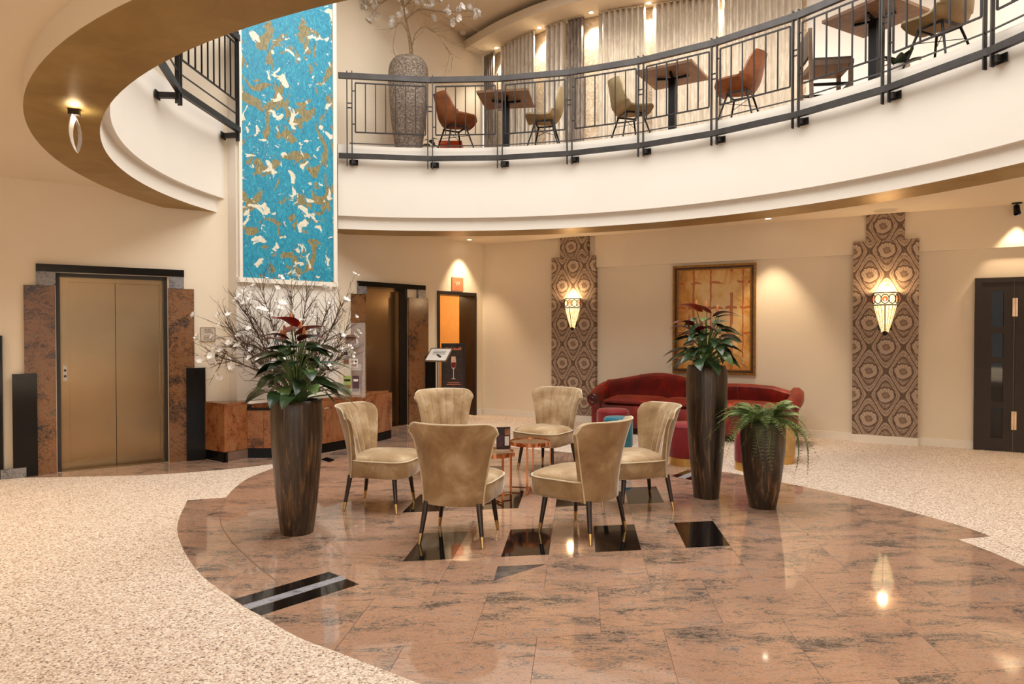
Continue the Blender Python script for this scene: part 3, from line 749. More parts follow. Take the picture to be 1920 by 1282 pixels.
# ------------------------------------------------------------------ planter bench round the pier
bt = thing('planter_bench', 'low granite clad planter bench with black plinth around the pier', 'bench', (0, 0, 0))
FP = [g2(p) for p in ((364, 857.3), (421, 867.6), (464, 859), (556, 859), (602, 850.5), (666, 838.5))]
BZ, TZ = .65, .575
def panel(a, b, z0, z1, mat, name, off=0.0, th=.03):
    d = (b-a).normalized(); nrm = Vector((d.y, -d.x, 0))     # towards the room
    mb = MB(); q = [a+nrm*off, b+nrm*off, b+nrm*(off-th), a+nrm*(off-th)]
    mb.prism([(p.x, p.y) for p in q], z0, z1); return mb.obj(name, mat, bt)
FPE = FP+[Vector((-1.62, 9.2, 0))]
for k in range(6):
    a, b = FPE[k], FPE[k+1]; zt = BZ if k in (0, 1, 4, 5) else TZ
    m = max(1, round((b-a).length/.16))
    for i in range(m):
        p = a+(b-a)*(i/m); q = a+(b-a)*((i+1)/m); e = (b-a).normalized()*.0012
        panel(p+e, q-e, .115, zt-.03, 'bench_granite', 'cladding_slab')
        panel(p+e, q-e, 0, .113, 'granite_black_wall', 'plinth_slab', -.012)
core = [FP[0], FP[1], FP[2], FP[3], FP[4], FP[5], Vector((-1.62, 9.2, 0)), Vector((-2.2, 8.84, 0)), Vector((-3.19, 7.86, 0)), Vector((-3.6, 7.75, 0))]
cen = Vector((-2.98, 7.97, 0))
inn = [cen+(p-cen)*.93 for p in core]
MB().prism([(p.x, p.y) for p in inn], .0, TZ-.06).obj('core', 'grout', bt)
ledge_l = [FP[0], FP[1], FP[2], Vector((-2.86, 8.02, 0)), MU.w(.02, 0, -.01), Vector((-3.17, 7.80, 0)), Vector((-3.36, 7.76, 0))]
back_l = [MU.w(.0, 0, -.005), MU.w(.06, 0, -.17), MU.w(mu_len, 0, -.17), MU.w(mu_len, 0, -.005)]
MB().prism([(p[0], p[1]) for p in ledge_l], BZ-.028, BZ).obj('ledge', 'bench_granite', bt)
MB().prism([(p[0], p[1]) for p in back_l], BZ-.03, BZ-.002).obj('ledge', 'white_trim', bt)
MB().prism([(p[0], p[1]) for p in (MU.w(.1, 0, -.165), MU.w(mu_len, 0, -.165), MU.w(mu_len, 0, -.14), MU.w(.1, 0, -.14))], .5, BZ-.031).obj('back_panel', 'bench_granite', bt)
led_r = [FP[4]+Vector((0, .05, 0)), FP[5], Vector((-1.66, 9.15, 0)), Vector((-2.15, 8.84, 0))]
MB().prism([(p[0], p[1]) for p in led_r], BZ-.028, BZ).obj('ledge', 'bench_granite', bt)
rim = MB()
for k in (2, 3):
    a, b = FP[k], FP[k+1]; d = (b-a).normalized(); nrm = Vector((d.y, -d.x, 0))
    rim.prism([tuple(p[:2]) for p in (a+nrm*.008, b+nrm*.008, b-nrm*.05, a-nrm*.05)], TZ-.028, TZ)
rim.obj('rim', 'granite_black_wall', bt)
peb = MB(); random.seed(3)
for k in range(150):
    p = FP[2].lerp(FP[4], random.random())+Vector((random.uniform(-.05, .12), random.uniform(.07, .42), 0))
    r = random.uniform(.018, .034)
    peb.lathe([(0, -.6*r), (r*.8, -.3*r), (r, 0), (r*.7, .4*r), (0, .55*r)], 6, c=(p.x, p.y, TZ-.048+random.uniform(0, .012)))
tag(peb.obj('pebbles', 'pebble', bt, True), kind='stuff')

# leaflet rack on the ledge
rk = thing('leaflet_rack', 'clear acrylic leaflet rack with three tiers on the bench ledge', 'leaflet rack', (0, 0, 0))
rp = pz(660, 745, BZ); RKY = rp.y
def rk_pt(x, y): return pyd(x, y, RKY)
a = rk_pt(648, 605); b = rk_pt(684, 738)
rl, rr_, rtop = a.x, b.x, rk_pt(660, 605).z
tiers = [(647, 674, 650, 628), (643, 680, 693, 652), (645, 680, 738, 692)]
for k, (xa, xb, yb, yt) in enumerate(tiers):
    p, q = rk_pt(xa, yb), rk_pt(xb, yt); yo = RKY-.05*k
    MB().box(p.x, yo-.035, p.z, q.x, yo+.02, p.z+.008).obj('shelf', 'clear_acrylic', rk)
    MB().box(p.x, yo-.038, p.z, q.x, yo-.035, p.z+.075).obj('shelf_front', 'clear_acrylic', rk)
MB().box(rl, RKY+.022, BZ, rr_, RKY+.027, rtop).obj('back_plate', 'clear_acrylic', rk)
sd = MB()
for xx in (rl-.004, rr_):
    sd.add([(xx, RKY+.027, BZ), (xx, RKY-.15, BZ), (xx, RKY-.14, BZ+.25), (xx, RKY-.09, BZ+.3), (xx, RKY-.08, BZ+.55), (xx, RKY+.0, BZ+.6), (xx, RKY+.027, rtop)]+
           [(xx+.004, RKY+.027, BZ), (xx+.004, RKY-.15, BZ), (xx+.004, RKY-.14, BZ+.25), (xx+.004, RKY-.09, BZ+.3), (xx+.004, RKY-.08, BZ+.55), (xx+.004, RKY+.0, BZ+.6), (xx+.004, RKY+.027, rtop)],
           [(0, 1, 2, 3, 4, 5, 6), (13, 12, 11, 10, 9, 8, 7), (1, 8, 9, 2), (2, 9, 10, 3), (3, 10, 11, 4), (4, 11, 12, 5), (5, 12, 13, 6)])
sd.obj('side', 'clear_acrylic', rk)
for nm, lab, mat, xa, xb, yt, yb, k in (('leaflet', 'brown photo leaflet in the top tier of the acrylic rack', 'card_brown', 648, 668, 628, 647, 0),
        ('leaflet', 'pale leaflet in the middle tier of the acrylic rack', 'card_white', 645, 658, 652, 690, 1),
        ('leaflet', 'white printed leaflet in the middle tier of the acrylic rack', 'card_white', 660, 673, 672, 690, 1),
        ('leaflet', 'green leaflet in the lowest tier of the acrylic rack', 'card_green', 648, 663, 703, 734, 2),
        ('leaflet', 'purple leaflet in the lowest tier of the acrylic rack', 'card_purple', 665, 677, 703, 734, 2)):
    p, q = rk_pt(xa, yb), rk_pt(xb, yt); yo = RKY-.05*k
    tr = thing(nm, lab, 'leaflet', (0, 0, 0))
    MB().box(p.x, yo-.012, p.z+.011, q.x, yo-.006, q.z).obj('cover', mat, tr)
    MB().box(p.x+.012, yo-.0132, p.z+(q.z-p.z)*.66, q.x-.012, yo-.0121, p.z+(q.z-p.z)*.8).obj('print', 'ink_dark' if mat != 'card_purple' else 'card_white', tr)
    if mat in ('card_white', 'card_green'):
        MB().box(p.x+.012, yo-.0132, p.z+(q.z-p.z)*.2, q.x-.012, yo-.0121, p.z+(q.z-p.z)*.45).obj('print', 'card_brown', tr)

# ------------------------------------------------------------------ wallpaper pilasters and sconces
def pilaster(label, xl, xr, yt, nl, nr, ny, ybase):
    t = thing('wallpaper_pilaster', label, 'pilaster', W4.a, W4.rz, 'stepped wallpaper pilasters')
    F4 = -.09
    u0, u1 = W4.pix(xl, 650, F4)[0], W4.pix(xr, 650, F4)[0]; zt = W4.pix((xl+xr)/2, yt, F4)[1]
    v0, v1 = W4.pix(nl, 440, F4)[0], W4.pix(nr, 440, F4)[0]
    a = MB().box(0, 0, .10, u1-u0, -F4, zt).obj('main_panel', 'damask', t); a.location = (u0, F4, 0)
    b = MB().box(0, 0, zt-.0, v1-v0, -F4, CEIL).obj('top_panel', 'damask', t); b.location = (v0, F4, 0)
    MB().box(u0-.006, F4-.012, 0, u1+.006, 0, .099).obj('skirting', 'white_trim', t)
    return u0, u1, zt
PA = pilaster('stepped damask wallpaper pilaster between the doorway corner and the sofa', 1034, 1116, 481, 1050, 1102, 441, 793)
PB = pilaster('stepped damask wallpaper pilaster beside the dark glazed door', 1598.5, 1722, 450, 1624, 1697, 405, 835)
def sconce(label, x, y, yt, yb):
    F4 = -.09
    u, zt = W4.pix(x, yt, F4); _, zb = W4.pix(x, yb, F4); h = zt-zb
    p = W4.w(u, zt, F4)
    t = thing('wall_sconce', label, 'wall lamp', p, W4.rz, 'stained glass wall sconces')
    R = h*.245
    half = lambda prof, n=18, e=0: MB().lathe(prof, n, pi, 2*pi)
    half([(R*1.02, -h*.30), (R*.88, -h*.45), (R*.70, -h*.62), (R*.50, -h*.8), (R*.34, -h*.93), (R*.2, -h*.965)]).obj('shade', 'lamp_shade', t, True)
    half([(R*.95, 0), (R*1.0, -h*.10), (R*1.02, -h*.2), (R*1.0, -h*.29)]).obj('band', 'lamp_band', t, True)
    for zz in (0, -h*.295):
        MB().tube([(R*1.0*cos(a), R*1.0*sin(a), zz) for a in [pi+pi*i/16 for i in range(17)]], .008, 6).obj('rim', 'lamp_iron', t, True)
    for i in range(9):
        a = pi+pi*(i+.5)/9
        MB().tube([(R*r*cos(a), R*r*sin(a), z) for r, z in ((1.03, -h*.3), (.89, -h*.45), (.71, -h*.62), (.51, -h*.8), (.35, -h*.93))], .0022 if i != 4 else .006, 4).obj('lead_rib', 'lamp_iron', t)
    for i in range(5):
        a = pi+pi*(i+.5)/5
        cx, cy = R*1.04*cos(a), R*1.04*sin(a)
        M = Matrix.Translation((cx, cy, -h*.15)) @ Matrix.Rotation(a+pi/2, 4, 'Z')
        ring = MB().tube([M @ Vector((h*.085*cos(k), 0, h*.11*sin(k))) for k in [2*pi*j/14 for j in range(14)]], .0055, 5, True, True).obj('medallion_ring', 'lamp_iron', t, True)
        jw = MB(); jw.lathe([(0, -.006), (h*.05, -.003), (h*.065, .003)], 10); v = [M @ Matrix.Rotation(pi/2, 4, 'X') @ q for q in jw.v]
        mk('jewel', v, jw.f, 'lamp_jewel' if i % 2 == 0 or i == 2 else 'lamp_band', t, True)
    MB().lathe([(0, -h*1.03), (R*.16, -h*1.0), (R*.24, -h*.965), (R*.26, -h*.93), (R*.2, -h*.9)], 12, c=(0, -R*.12, 0)).obj('finial', 'lamp_iron', t, True)
    MB().box(-R*.6, -.012, -h*.9, R*.6, 0, -h*.1).obj('back_plate', 'lamp_iron', t)
    q = W4.w(u, zt+.02, F4-R*.5)
    point('sconce_glow', q, 7.5, (1.0, .70, .38), .05)
    return t
sconce('lit stained glass sconce on the pilaster nearer the doorway corner', 1074, 588, 560, 618)
sconce('lit stained glass sconce on the pilaster beside the dark glazed door', 1660, 588, 549, 627)

# ------------------------------------------------------------------ amber painting
pt = thing('framed_painting', 'amber abstract painting in a dark gilt frame above the red sofa', 'painting', W4.a, W4.rz)
q0 = W4.pix(1263, 600)[0]; q1 = W4.pix(1418, 600)[0]; qt = (W4.pix(1264, 499)[1]+W4.pix(1420, 493)[1])/2; qb = (W4.pix(1262, 698)[1]+W4.pix(1415, 704)[1])/2
fw = .075
MB().box(q0+fw, -.022, qb+fw, q1-fw, -.002, qt-fw).obj('canvas', 'amber_paint', pt)
for (w0, w1, y, mt) in ((0, .03, -.055, 'gilt_frame'), (.03, .058, -.045, 'dark_frame'), (.058, fw, -.035, 'gilt_frame')):
    fm = MB().wallprism(rect(q0+w0, qb+w0, q1-w0, qt-w0), y, -.001, [rect(q0+w1, qb+w1, q1-w1, qt-w1)])
    fm.obj('frame_moulding', mt, pt)

# ------------------------------------------------------------------ dark glazed door
dr = tag(thing('door_1', 'dark wooden double door with glazed panes beside the pilaster', 'door', W4.a, W4.rz))
dr['kind'] = 'structure'; del dr['category']
dt = W4.pix(1829, 522)[1]; u0 = dd_l
MB().box(u0, -.05, 0, u0+.07, 0, dt).box(u0+.07, -.05, dt-.06, u0+2.0, 0, dt).obj('door_frame', 'door_wood', dr)
lw = W4.pix(1899, 700)[0]-(u0+.07)
for k in range(2):
    x0 = u0+.07+k*(lw+.012); x1 = x0+lw; px0, px1 = x0+.10, x1-.10
    rows = [(.16, .52), (.60, 1.06), (1.10, 1.50) if False else (1.13, 1.42), (1.50, 1.93)]
    holes = [rect(px0, a, px1, b) for a, b in rows]
    lf = MB().wallprism(rect(x0, .008, x1, dt-.062), -.042, -.004, holes).obj('door_leaf', 'door_wood', dr)
    for a, b in rows: MB().box(px0, -.02, a, px1, -.014, b).obj('pane', 'dark_pane', lf)
    for zz in (1.62, .27):
        xx = x1-.005 if k == 0 else x0+.01
        MB().box(xx-.012, -.062, zz, xx+.012, -.043, zz+.22).obj('hinge_plate', 'door_pull', lf)

# ------------------------------------------------------------------ ceiling fittings
def downlight(label, x, y, power, tgt, ang=70):
    p = pz(x, y, CEIL)
    t = thing('downlight', label, 'ceiling light', p, 0, 'recessed downlights')
    MB().lathe([(.034, -.001), (.05, -.008), (.055, -.001)], 20).obj('trim_ring', 'white_trim', t, True)
    MB().lathe([(0, -.003), (.034, -.003)], 20).obj('lens', 'downlight_lens', t)
    spot('downlight_beam', p+Vector((0, 0, -.02)), tgt, power, ang, WARM, .7, .03)
downlight('small recessed downlight above the doorway sign', 880, 449, 60, (-.75, 11.4, .9), 75)
downlight('small recessed downlight above the framed painting', 1440, 409.5, 70, W4.w(W4.pix(1455, 620)[0], .4, -.15), 62)
vt = thing('ceiling_speaker', 'round flush ceiling speaker grille above the pilaster', 'speaker', pz(1661, 394, CEIL))
MB().lathe([(0, -.004), (.115, -.004), (.13, -.001)], 28).obj('grille', 'grey_vent', vt, True)
MB().lathe([(.128, -.001), (.128, -.007), (.14, -.006), (.142, -.001)], 28).obj('rim', 'ceiling', vt, True)
sp = pz(1907, 380, CEIL)
st = thing('spotlight', 'black track spotlight on the ceiling above the dark door', 'spotlight', sp)
MB().lathe([(0, -.012), (.05, -.012), (.055, 0)], 16).obj('canopy', 'black_steel', st, True)
MB().tube([(0, 0, -.01), (0, 0, -.06)], .008, 8).obj('stem', 'black_steel', st)
hd = MB().lathe([(0, .07), (.032, .065), (.036, -.05), (.03, -.052), (.028, -.03), (0, -.028)], 16).obj('head', 'black_steel', st, True)
hd.location = (0, 0, -.09); hd.rotation_euler = (radians(-28), radians(18), 0)
spot('spotlight_beam', sp+Vector((.02, -.02, -.13)), W4.w(7.4, 1.7, -.05), 30, 62, WARM, .6, .03)
# extra downlights added out of view to give the lobby a warm wash
for k, (x, y) in enumerate(((-4.1, 4.6), (-5.6, 5.2), (-5.0, 3.0), (-5.4, .6), (-2.2, .2), (2.2, .2), (5.6, 3.0), (5.9, 5.6), (7.4, 6.6))):
    t = thing('downlight', 'added fill downlight out of view in the lobby ceiling away from sign and painting', 'ceiling light', (x, y, CEIL), 0, 'recessed downlights')
    MB().lathe([(.034, -.001), (.05, -.008), (.055, -.001)], 20).obj('trim_ring', 'white_trim', t, True)
    MB().lathe([(0, -.003), (.034, -.003)], 20).obj('lens', 'downlight_lens', t)
    spot('downlight_beam', (x, y, CEIL-.02), (x, y, 0), 62, 110, WARM, .8, .04)
# blade lamp under the gilded soffit
bp = pz(139, 205, RING_Z)
bl = thing('blade_lamp', 'small lamp with folded white blades under the gilded soffit', 'lamp', bp, radians(20))
MB().box(-.03, -.02, -.035, .03, .02, 0).obj('mount', 'lamp_iron', bl)
for s_, w_ in ((-1, .05), (1, .035)):
    mb = MB(); K = 12
    for i in range(K+1):
        t_ = i/K; z = -.04-.22*t_; bulge = .024*sin(pi*t_)**.8
        x = s_*bulge+.012*t_; ww = .055*(1-t_)**.5*.5+.022
        mb.v += [Vector((x-.002*s_, -ww, z)), Vector((x-.002*s_, ww, z)), Vector((x+.002*s_, ww, z)), Vector((x+.002*s_, -ww, z))]
    for i in range(K):
        for k in range(4): mb.f.append((i*4+k, i*4+(k+1) % 4, i*4+4+(k+1) % 4, i*4+4+k))
    mb.f += [(3, 2, 1, 0), (K*4, K*4+1, K*4+2, K*4+3)]
    mb.obj('blade', 'lamp_blade' if s_ < 0 else 'clear_acrylic', bl, True)
spot('blade_lamp_beam', bp+Vector((0, 0, -.08)), bp+Vector((0, 0, 1)), 3.5, 150, (1, .9, .7), .8, .03)

# ------------------------------------------------------------------ gallery railings
Z_HT, Z_HB = 4.81, 4.735
def railing(label, nodes, ends, arm=.075):
    """nodes: plan points of the posts along the railing; ends: (ext0, ext1) overhang of the rails past the end posts"""
    t = thing('gallery_railing', label, 'railing', (0, 0, 0), 0, 'dark metal gallery railings')
    P = [Vector((p[0], p[1], 0)) for p in nodes]; m = len(P)
    tang = [(P[min(i+1, m-1)]-P[max(i-1, 0)]).normalized() for i in range(m)]
    for i, p in enumerate(P):
        d = tang[i]; nin = Vector((d.y, -d.x, 0))
        for s_ in (-1, 1):
            q = p+d*(.032*s_)
            MB().bar(q+Vector((0, 0, 3.60)), q+Vector((0, 0, 4.835)), .012, .042, nin).obj('post', 'rail_metal', t)
        for zl in (4.42, 4.36): MB().bar(p-d*.03+Vector((0, 0, zl)), p+d*.03+Vector((0, 0, zl)), .01, .014).obj('post_link', 'rail_dark', t)
        br = MB().bar(p+Vector((0, 0, 3.665))+d*.05, p+Vector((0, 0, 3.665))+d*.05+RAD[i]*arm, .05, .05)
        br.bar(p+Vector((0, 0, 3.665))+RAD[i]*(arm-.009), p+d*.11+Vector((0, 0, 3.665))+RAD[i]*(arm-.009), .012, .075)
        br.obj('bracket', 'rail_dark', t)
    for i in range(m-1):
        a, b = P[i], P[i+1]; d = (b-a).normalized()
        ea = -ends[0] if i == 0 else 0; eb = ends[1] if i == m-2 else 0
        A, B = a+d*ea, b+d*eb
        Zv = lambda z: Vector((0, 0, z))
        MB().bar(A+Zv((Z_HT+Z_HB)/2), B+Zv((Z_HT+Z_HB)/2), .045, .072).obj('handrail', 'rail_metal', t)
        MB().bar(A+Zv(3.735), B+Zv(3.735), .045, .062).obj('lower_beam', 'rail_metal', t)
        MB().bar(a+Zv(3.90), b+Zv(3.90), .012, .012).obj('foot_rod', 'rail_metal', t)
        f0, f1 = a+d*.075, b-d*.06
        fr2 = MB().bar(f0+Zv(4.685), f1+Zv(4.685), .014, .016).bar(f0+Zv(4.045), f1+Zv(4.045), .014, .016).bar(f0+Zv(4.045), f0+Zv(4.685), .014, .016, d).bar(f1+Zv(4.045), f1+Zv(4.685), .014, .016, d)
        fr2.obj('panel_frame', 'rail_dark', t)
        for z in (4.15, 4.58): MB().bar(a+d*.03+Zv(z), f0+Zv(z), .012, .012).obj('clip', 'rail_dark', t)
        nb = max(3, round((f1-f0).length/.135)-1)
        for k in range(nb):
            q = f0+(f1-f0)*((k+1)/(nb+1))
            MB().bar(q+Zv(4.045), q+Zv(4.685), .013, .013, d).obj('baluster', 'rail_dark', t)
    return t
def on_arc(c, r, xpix, z=3.7, far=True):
    best = None
    for k in range(4000):
        a = -pi+2*pi*k/4000; p = Vector((c.x+r*cos(a), c.y+r*sin(a), z))
        if p.y < .6: continue
        s_, c_ = sin(PITCH), cos(PITCH); f = p.y*c_-(p.z-CAM_H)*s_
        e = abs(960+FPX*p.x/f-xpix)
        if far and p.y < 5: e += 500*(5-p.y) if c is CL else 0
        if best is None or e < best[0]-1e-9: best = (e, a, p)
    return best[1]
R_RAIL = RR-.06-.085
xs = [655, 807, 937, 1068, 1201, 1339, 1491, 1660, 1853]
angs = [on_arc(CR, R_RAIL, x) for x in xs]
step = sum(angs[i]-angs[i+1] for i in range(3, 8))/5
while angs[-1] > radians(2): angs.append(angs[-1]-step)
RAD = [Vector((cos(a), sin(a), 0)) for a in angs]
railing('dark metal railing along the gallery with tables and curtains', [(CR.x+R_RAIL*cos(a), CR.y+R_RAIL*sin(a)) for a in angs], (.14, .0))
R_RAL = RL-.25
aa = [on_arc(CL, R_RAL, 448), on_arc(CL, R_RAL, 335)]
aa = [a % (2*pi) for a in aa]; st_ = aa[1]-aa[0]
while aa[-1] < radians(300): aa.append(aa[-1]+st_)
RAD = [Vector((cos(a), sin(a), 0)) for a in aa]
railing('dark metal railing ending at the teal panel above the lift', [(CL.x+R_RAL*cos(a), CL.y+R_RAL*sin(a)) for a in aa], (.26, .0), .18)

# ------------------------------------------------------------------ upper gallery: curtains, bulkhead
CB = 6.16
cur = [(-.50, 11.80), (.12, 11.02), (.80, 10.42), (1.55, 10.05), (2.6, 9.72), (3.6, 9.35), (4.6, 8.75), (5.4, 8.0)]
cpts = catmull([Vector((*p, 0)) for p in cur], 16)
cum = [0]
for i in range(1, len(cpts)): cum.append(cum[-1]+(cpts[i]-cpts[i-1]).length)
def cat_len(s_):
    s_ = max(0, min(cum[-1], s_))
    for i in range(1, len(cum)):
        if cum[i] >= s_:
            t_ = (s_-cum[i-1])/(cum[i]-cum[i-1]); p = cpts[i-1].lerp(cpts[i], t_); d = (cpts[i]-cpts[i-1]).normalized(); return p, d
wl = MB(); off = .14
for i, p in enumerate(cpts):
    d = (cpts[min(i+1, len(cpts)-1)]-cpts[max(i-1, 0)]).normalized(); nn = Vector((-d.y, d.x, 0)); q = p+nn*off
    wl.v += [Vector((q.x, q.y, SLAB)), Vector((q.x, q.y, TOPC))]
kc = min(range(len(cpts)), key=lambda i: abs(960+FPX*cpts[i].x/cpts[i].y-1502))
wl2 = MB(); wl2.v = list(wl.v); wl2.f = [(2*i, 2*i+2, 2*i+3, 2*i+1) for i in range(kc, len(cpts)-1)]
wl.f = [(2*i, 2*i+2, 2*i+3, 2*i+1) for i in range(kc)]
struct(wl.obj('wall_gallery', 'wallpaper_pale', None, True), 'curved gallery wall behind the curtains')
struct(wl2.obj('wall_gallery_plain', 'wall_white', None, True), 'plain white gallery wall beyond the curtains')
def cur_s(xpix):       # length along the curtain line seen at a pixel column
    best = min(range(0, 1200), key=lambda k: abs(960+FPX*cat_len(cum[-1]*k/1200)[0].x/cat_len(cum[-1]*k/1200)[0].y-xpix)); return cum[-1]*best/1200
panels = [(909, 927, 'curtain_dark'), (939, 1004, 'curtain_grey'), (1021, 1060, 'curtain_grey'), (1064, 1094, 'curtain_dark'), (1122, 1208, 'curtain_grey'), (1222, 1345, 'curtain_grey'), (1352, 1500, 'curtain_grey')]
clab = ['narrow dark curtain at the gallery corner', 'grey pleated curtain behind the gallery table nearest the stone vase', 'short grey pleated curtain between two lit wallpaper strips', 'dark brown finely pleated curtain on the gallery', 'grey pleated curtain behind the olive shell chair', 'wide grey pleated curtain behind the middle gallery table', 'wide grey pleated curtain behind the brown leather armchair']
for (xa, xb, mt), lb in zip(panels, clab):
    s0_, s1_ = cur_s(xa), cur_s(xb); cm = MB(); per = .085 if mt == 'curtain_grey' else .055
    nn_ = max(12, int((s1_-s0_)/per*8)); amp = .04 if mt == 'curtain_grey' else .018
    zs = [SLAB+.01, SLAB+.8, SLAB+1.6, CB-.02]
    for i in range(nn_+1):
        s_ = s0_+(s1_-s0_)*i/nn_; p, d = cat_len(s_); nn = Vector((-d.y, d.x, 0)); q = p+nn*(amp*sin(2*pi*s_/per))
        for k, z in enumerate(zs):
            w = p+nn*(amp*(1-.0*k)*sin(2*pi*s_/per+.2*sin(k*1.7+s_*3)))
            cm.v.append(Vector((w.x, w.y, z)))
    for i in range(nn_):
        for k in range(3): cm.f.append((i*4+k, i*4+4+k, i*4+5+k, i*4+1+k))
    o = thing('curtain', lb, 'curtain', (0, 0, 0), 0, 'pleated gallery curtains')
    cm.obj('fabric', mt, o, True)
    p0, p1 = cat_len(s0_)[0], cat_len(s1_)[0]
    tk = MB().tube([cat_len(s0_+(s1_-s0_)*i/8)[0]+Vector((0, 0, CB-.012)) for i in range(9)], .008, 6); tk.obj('track', 'white_trim', o)
# curved bulkhead over the curtains
bh = MB(); fr_pts = []; bk_pts = []
for i, p in enumerate(cpts):
    d = (cpts[min(i+1, len(cpts)-1)]-cpts[max(i-1, 0)]).normalized(); nn = Vector((-d.y, d.x, 0))
    fr_pts.append(p-nn*.42); bk_pts.append(p+nn*.13)
m = len(cpts)
bh.v = [Vector((q.x, q.y, CB)) for q in bk_pts]+[Vector((q.x, q.y, CB)) for q in fr_pts]+[Vector((q.x, q.y, CB+.14)) for q in fr_pts]+[Vector((q.x, q.y, CB+.14)) for q in bk_pts]
for j in range(3): bh.f += [(j*m+i, j*m+i+1, (j+1)*m+i+1, (j+1)*m+i) for i in range(m-1)]
bh.f += [(0, m, 2*m, 3*m), (m-1, 4*m-1, 3*m-1, 2*m-1)]
struct(bh.obj('trim_4', 'wall', None, True), 'curved bulkhead over the curtains')
for k, x in enumerate((933, 1013, 1108, 1215, 1349)):
    s_ = cur_s(x); p, d = cat_len(s_); nn = Vector((-d.y, d.x, 0)); q = p-nn*.02+Vector((0, 0, CB))
    t = thing('curtain_light', 'small recessed light over a gap between gallery curtains', 'ceiling light', q, 0, 'lights between the gallery curtains')
    MB().lathe([(.03, -.001), (.045, -.006), (.05, -.001)], 16).obj('trim_ring', 'white_trim', t, True)
    MB().lathe([(0, -.003), (.03, -.003)], 16).obj('lens', 'cove_lens', t)
    spot('curtain_light_beam', q+Vector((0, 0, -.02)), q+nn*.06+Vector((0, 0, -2)), 34, 95, (1, .91, .76), .6, .03)
sd_ = thing('smoke_detector', 'round smoke detector on the gallery ceiling', 'smoke detector', pz(868, 60, TOPC))
MB().lathe([(0, -.05), (.035, -.048), (.055, -.03), (.06, 0)], 20).obj('body', 'white_trim', sd_, True)
MB().lathe([(.02, -.058), (.03, -.056), (.03, -.048)], 16).obj('sensor', 'grey_vent', sd_, True)
struct(MB().box(5.4, 3.0, SLAB, 5.6, 8.2, TOPC).obj('wall_gallery_right', 'wall_white'), 'white gallery end wall')
for k, (x, y) in enumerate(((1.2, 9.2), (2.4, 8.7), (3.4, 8.2), (4.3, 7.2), (4.75, 5.8))):  # unseen spots added above the gallery to brighten the curtains
    t = thing('downlight', 'added fill downlight out of view in the gallery ceiling over the tables', 'ceiling light', (x, y, TOPC), 0, 'recessed downlights')
    MB().lathe([(.034, -.001), (.05, -.008), (.055, -.001)], 20).obj('trim_ring', 'white_trim', t, True)
    MB().lathe([(0, -.003), (.034, -.003)], 20).obj('lens', 'downlight_lens', t)
    spot('downlight_beam', (x, y, TOPC-.02), (x, y, 0), 70, 130, (1, .94, .84), .8, .05)
# gallery tables
def gtable(label, corners, shift=.10):
    P = [pz(x, y, 4.66) for x, y in corners]
    c = (P[0]+P[2])/2; d = (P[1]-P[0]); ang = atan2(d.y, d.x)
    rv = Vector((c.x-CR.x, c.y-CR.y, 0)).normalized(); c = c+rv*shift
    t = thing('gallery_table', label, 'table', (c.x, c.y, SLAB), ang, 'square gallery tables')
    h = .355; tz = 4.66-SLAB
    MB().box(-h, -h, tz, h, h, tz+.032).obj('table_top', 'wood_top', t)
    MB().box(-.042, -.042, .03, .042, .042, tz-.03).obj('column', 'black_steel', t)
    sp_ = MB()
    for k in range(4):
        a = k*pi/2+pi/4*0+.2
        sp_.bar((0, 0, tz-.03), (.2*cos(a), .2*sin(a), tz-.012), .03, .024)
    sp_.obj('top_spider', 'black_steel', t)
    MB().box(-.22, -.22, 0, .22, .22, .03).obj('foot_plate', 'black_steel', t)
    return t
gtable('square wooden gallery table between stone vase side leather chair and olive chair', [(887.7, 168.6), (985, 163.5), (1003, 197.8), (913.8, 203.8)])
gtable('square wooden gallery table between olive shell chair and brown leather armchair', [(1186, 132), (1293, 109), (1324, 146), (1223, 165)])
gtable('square wooden gallery table beside the dark wooden side chair', [(1535, 43.5), (1662, -12.5), (1734, 16), (1607, 72)], .08)
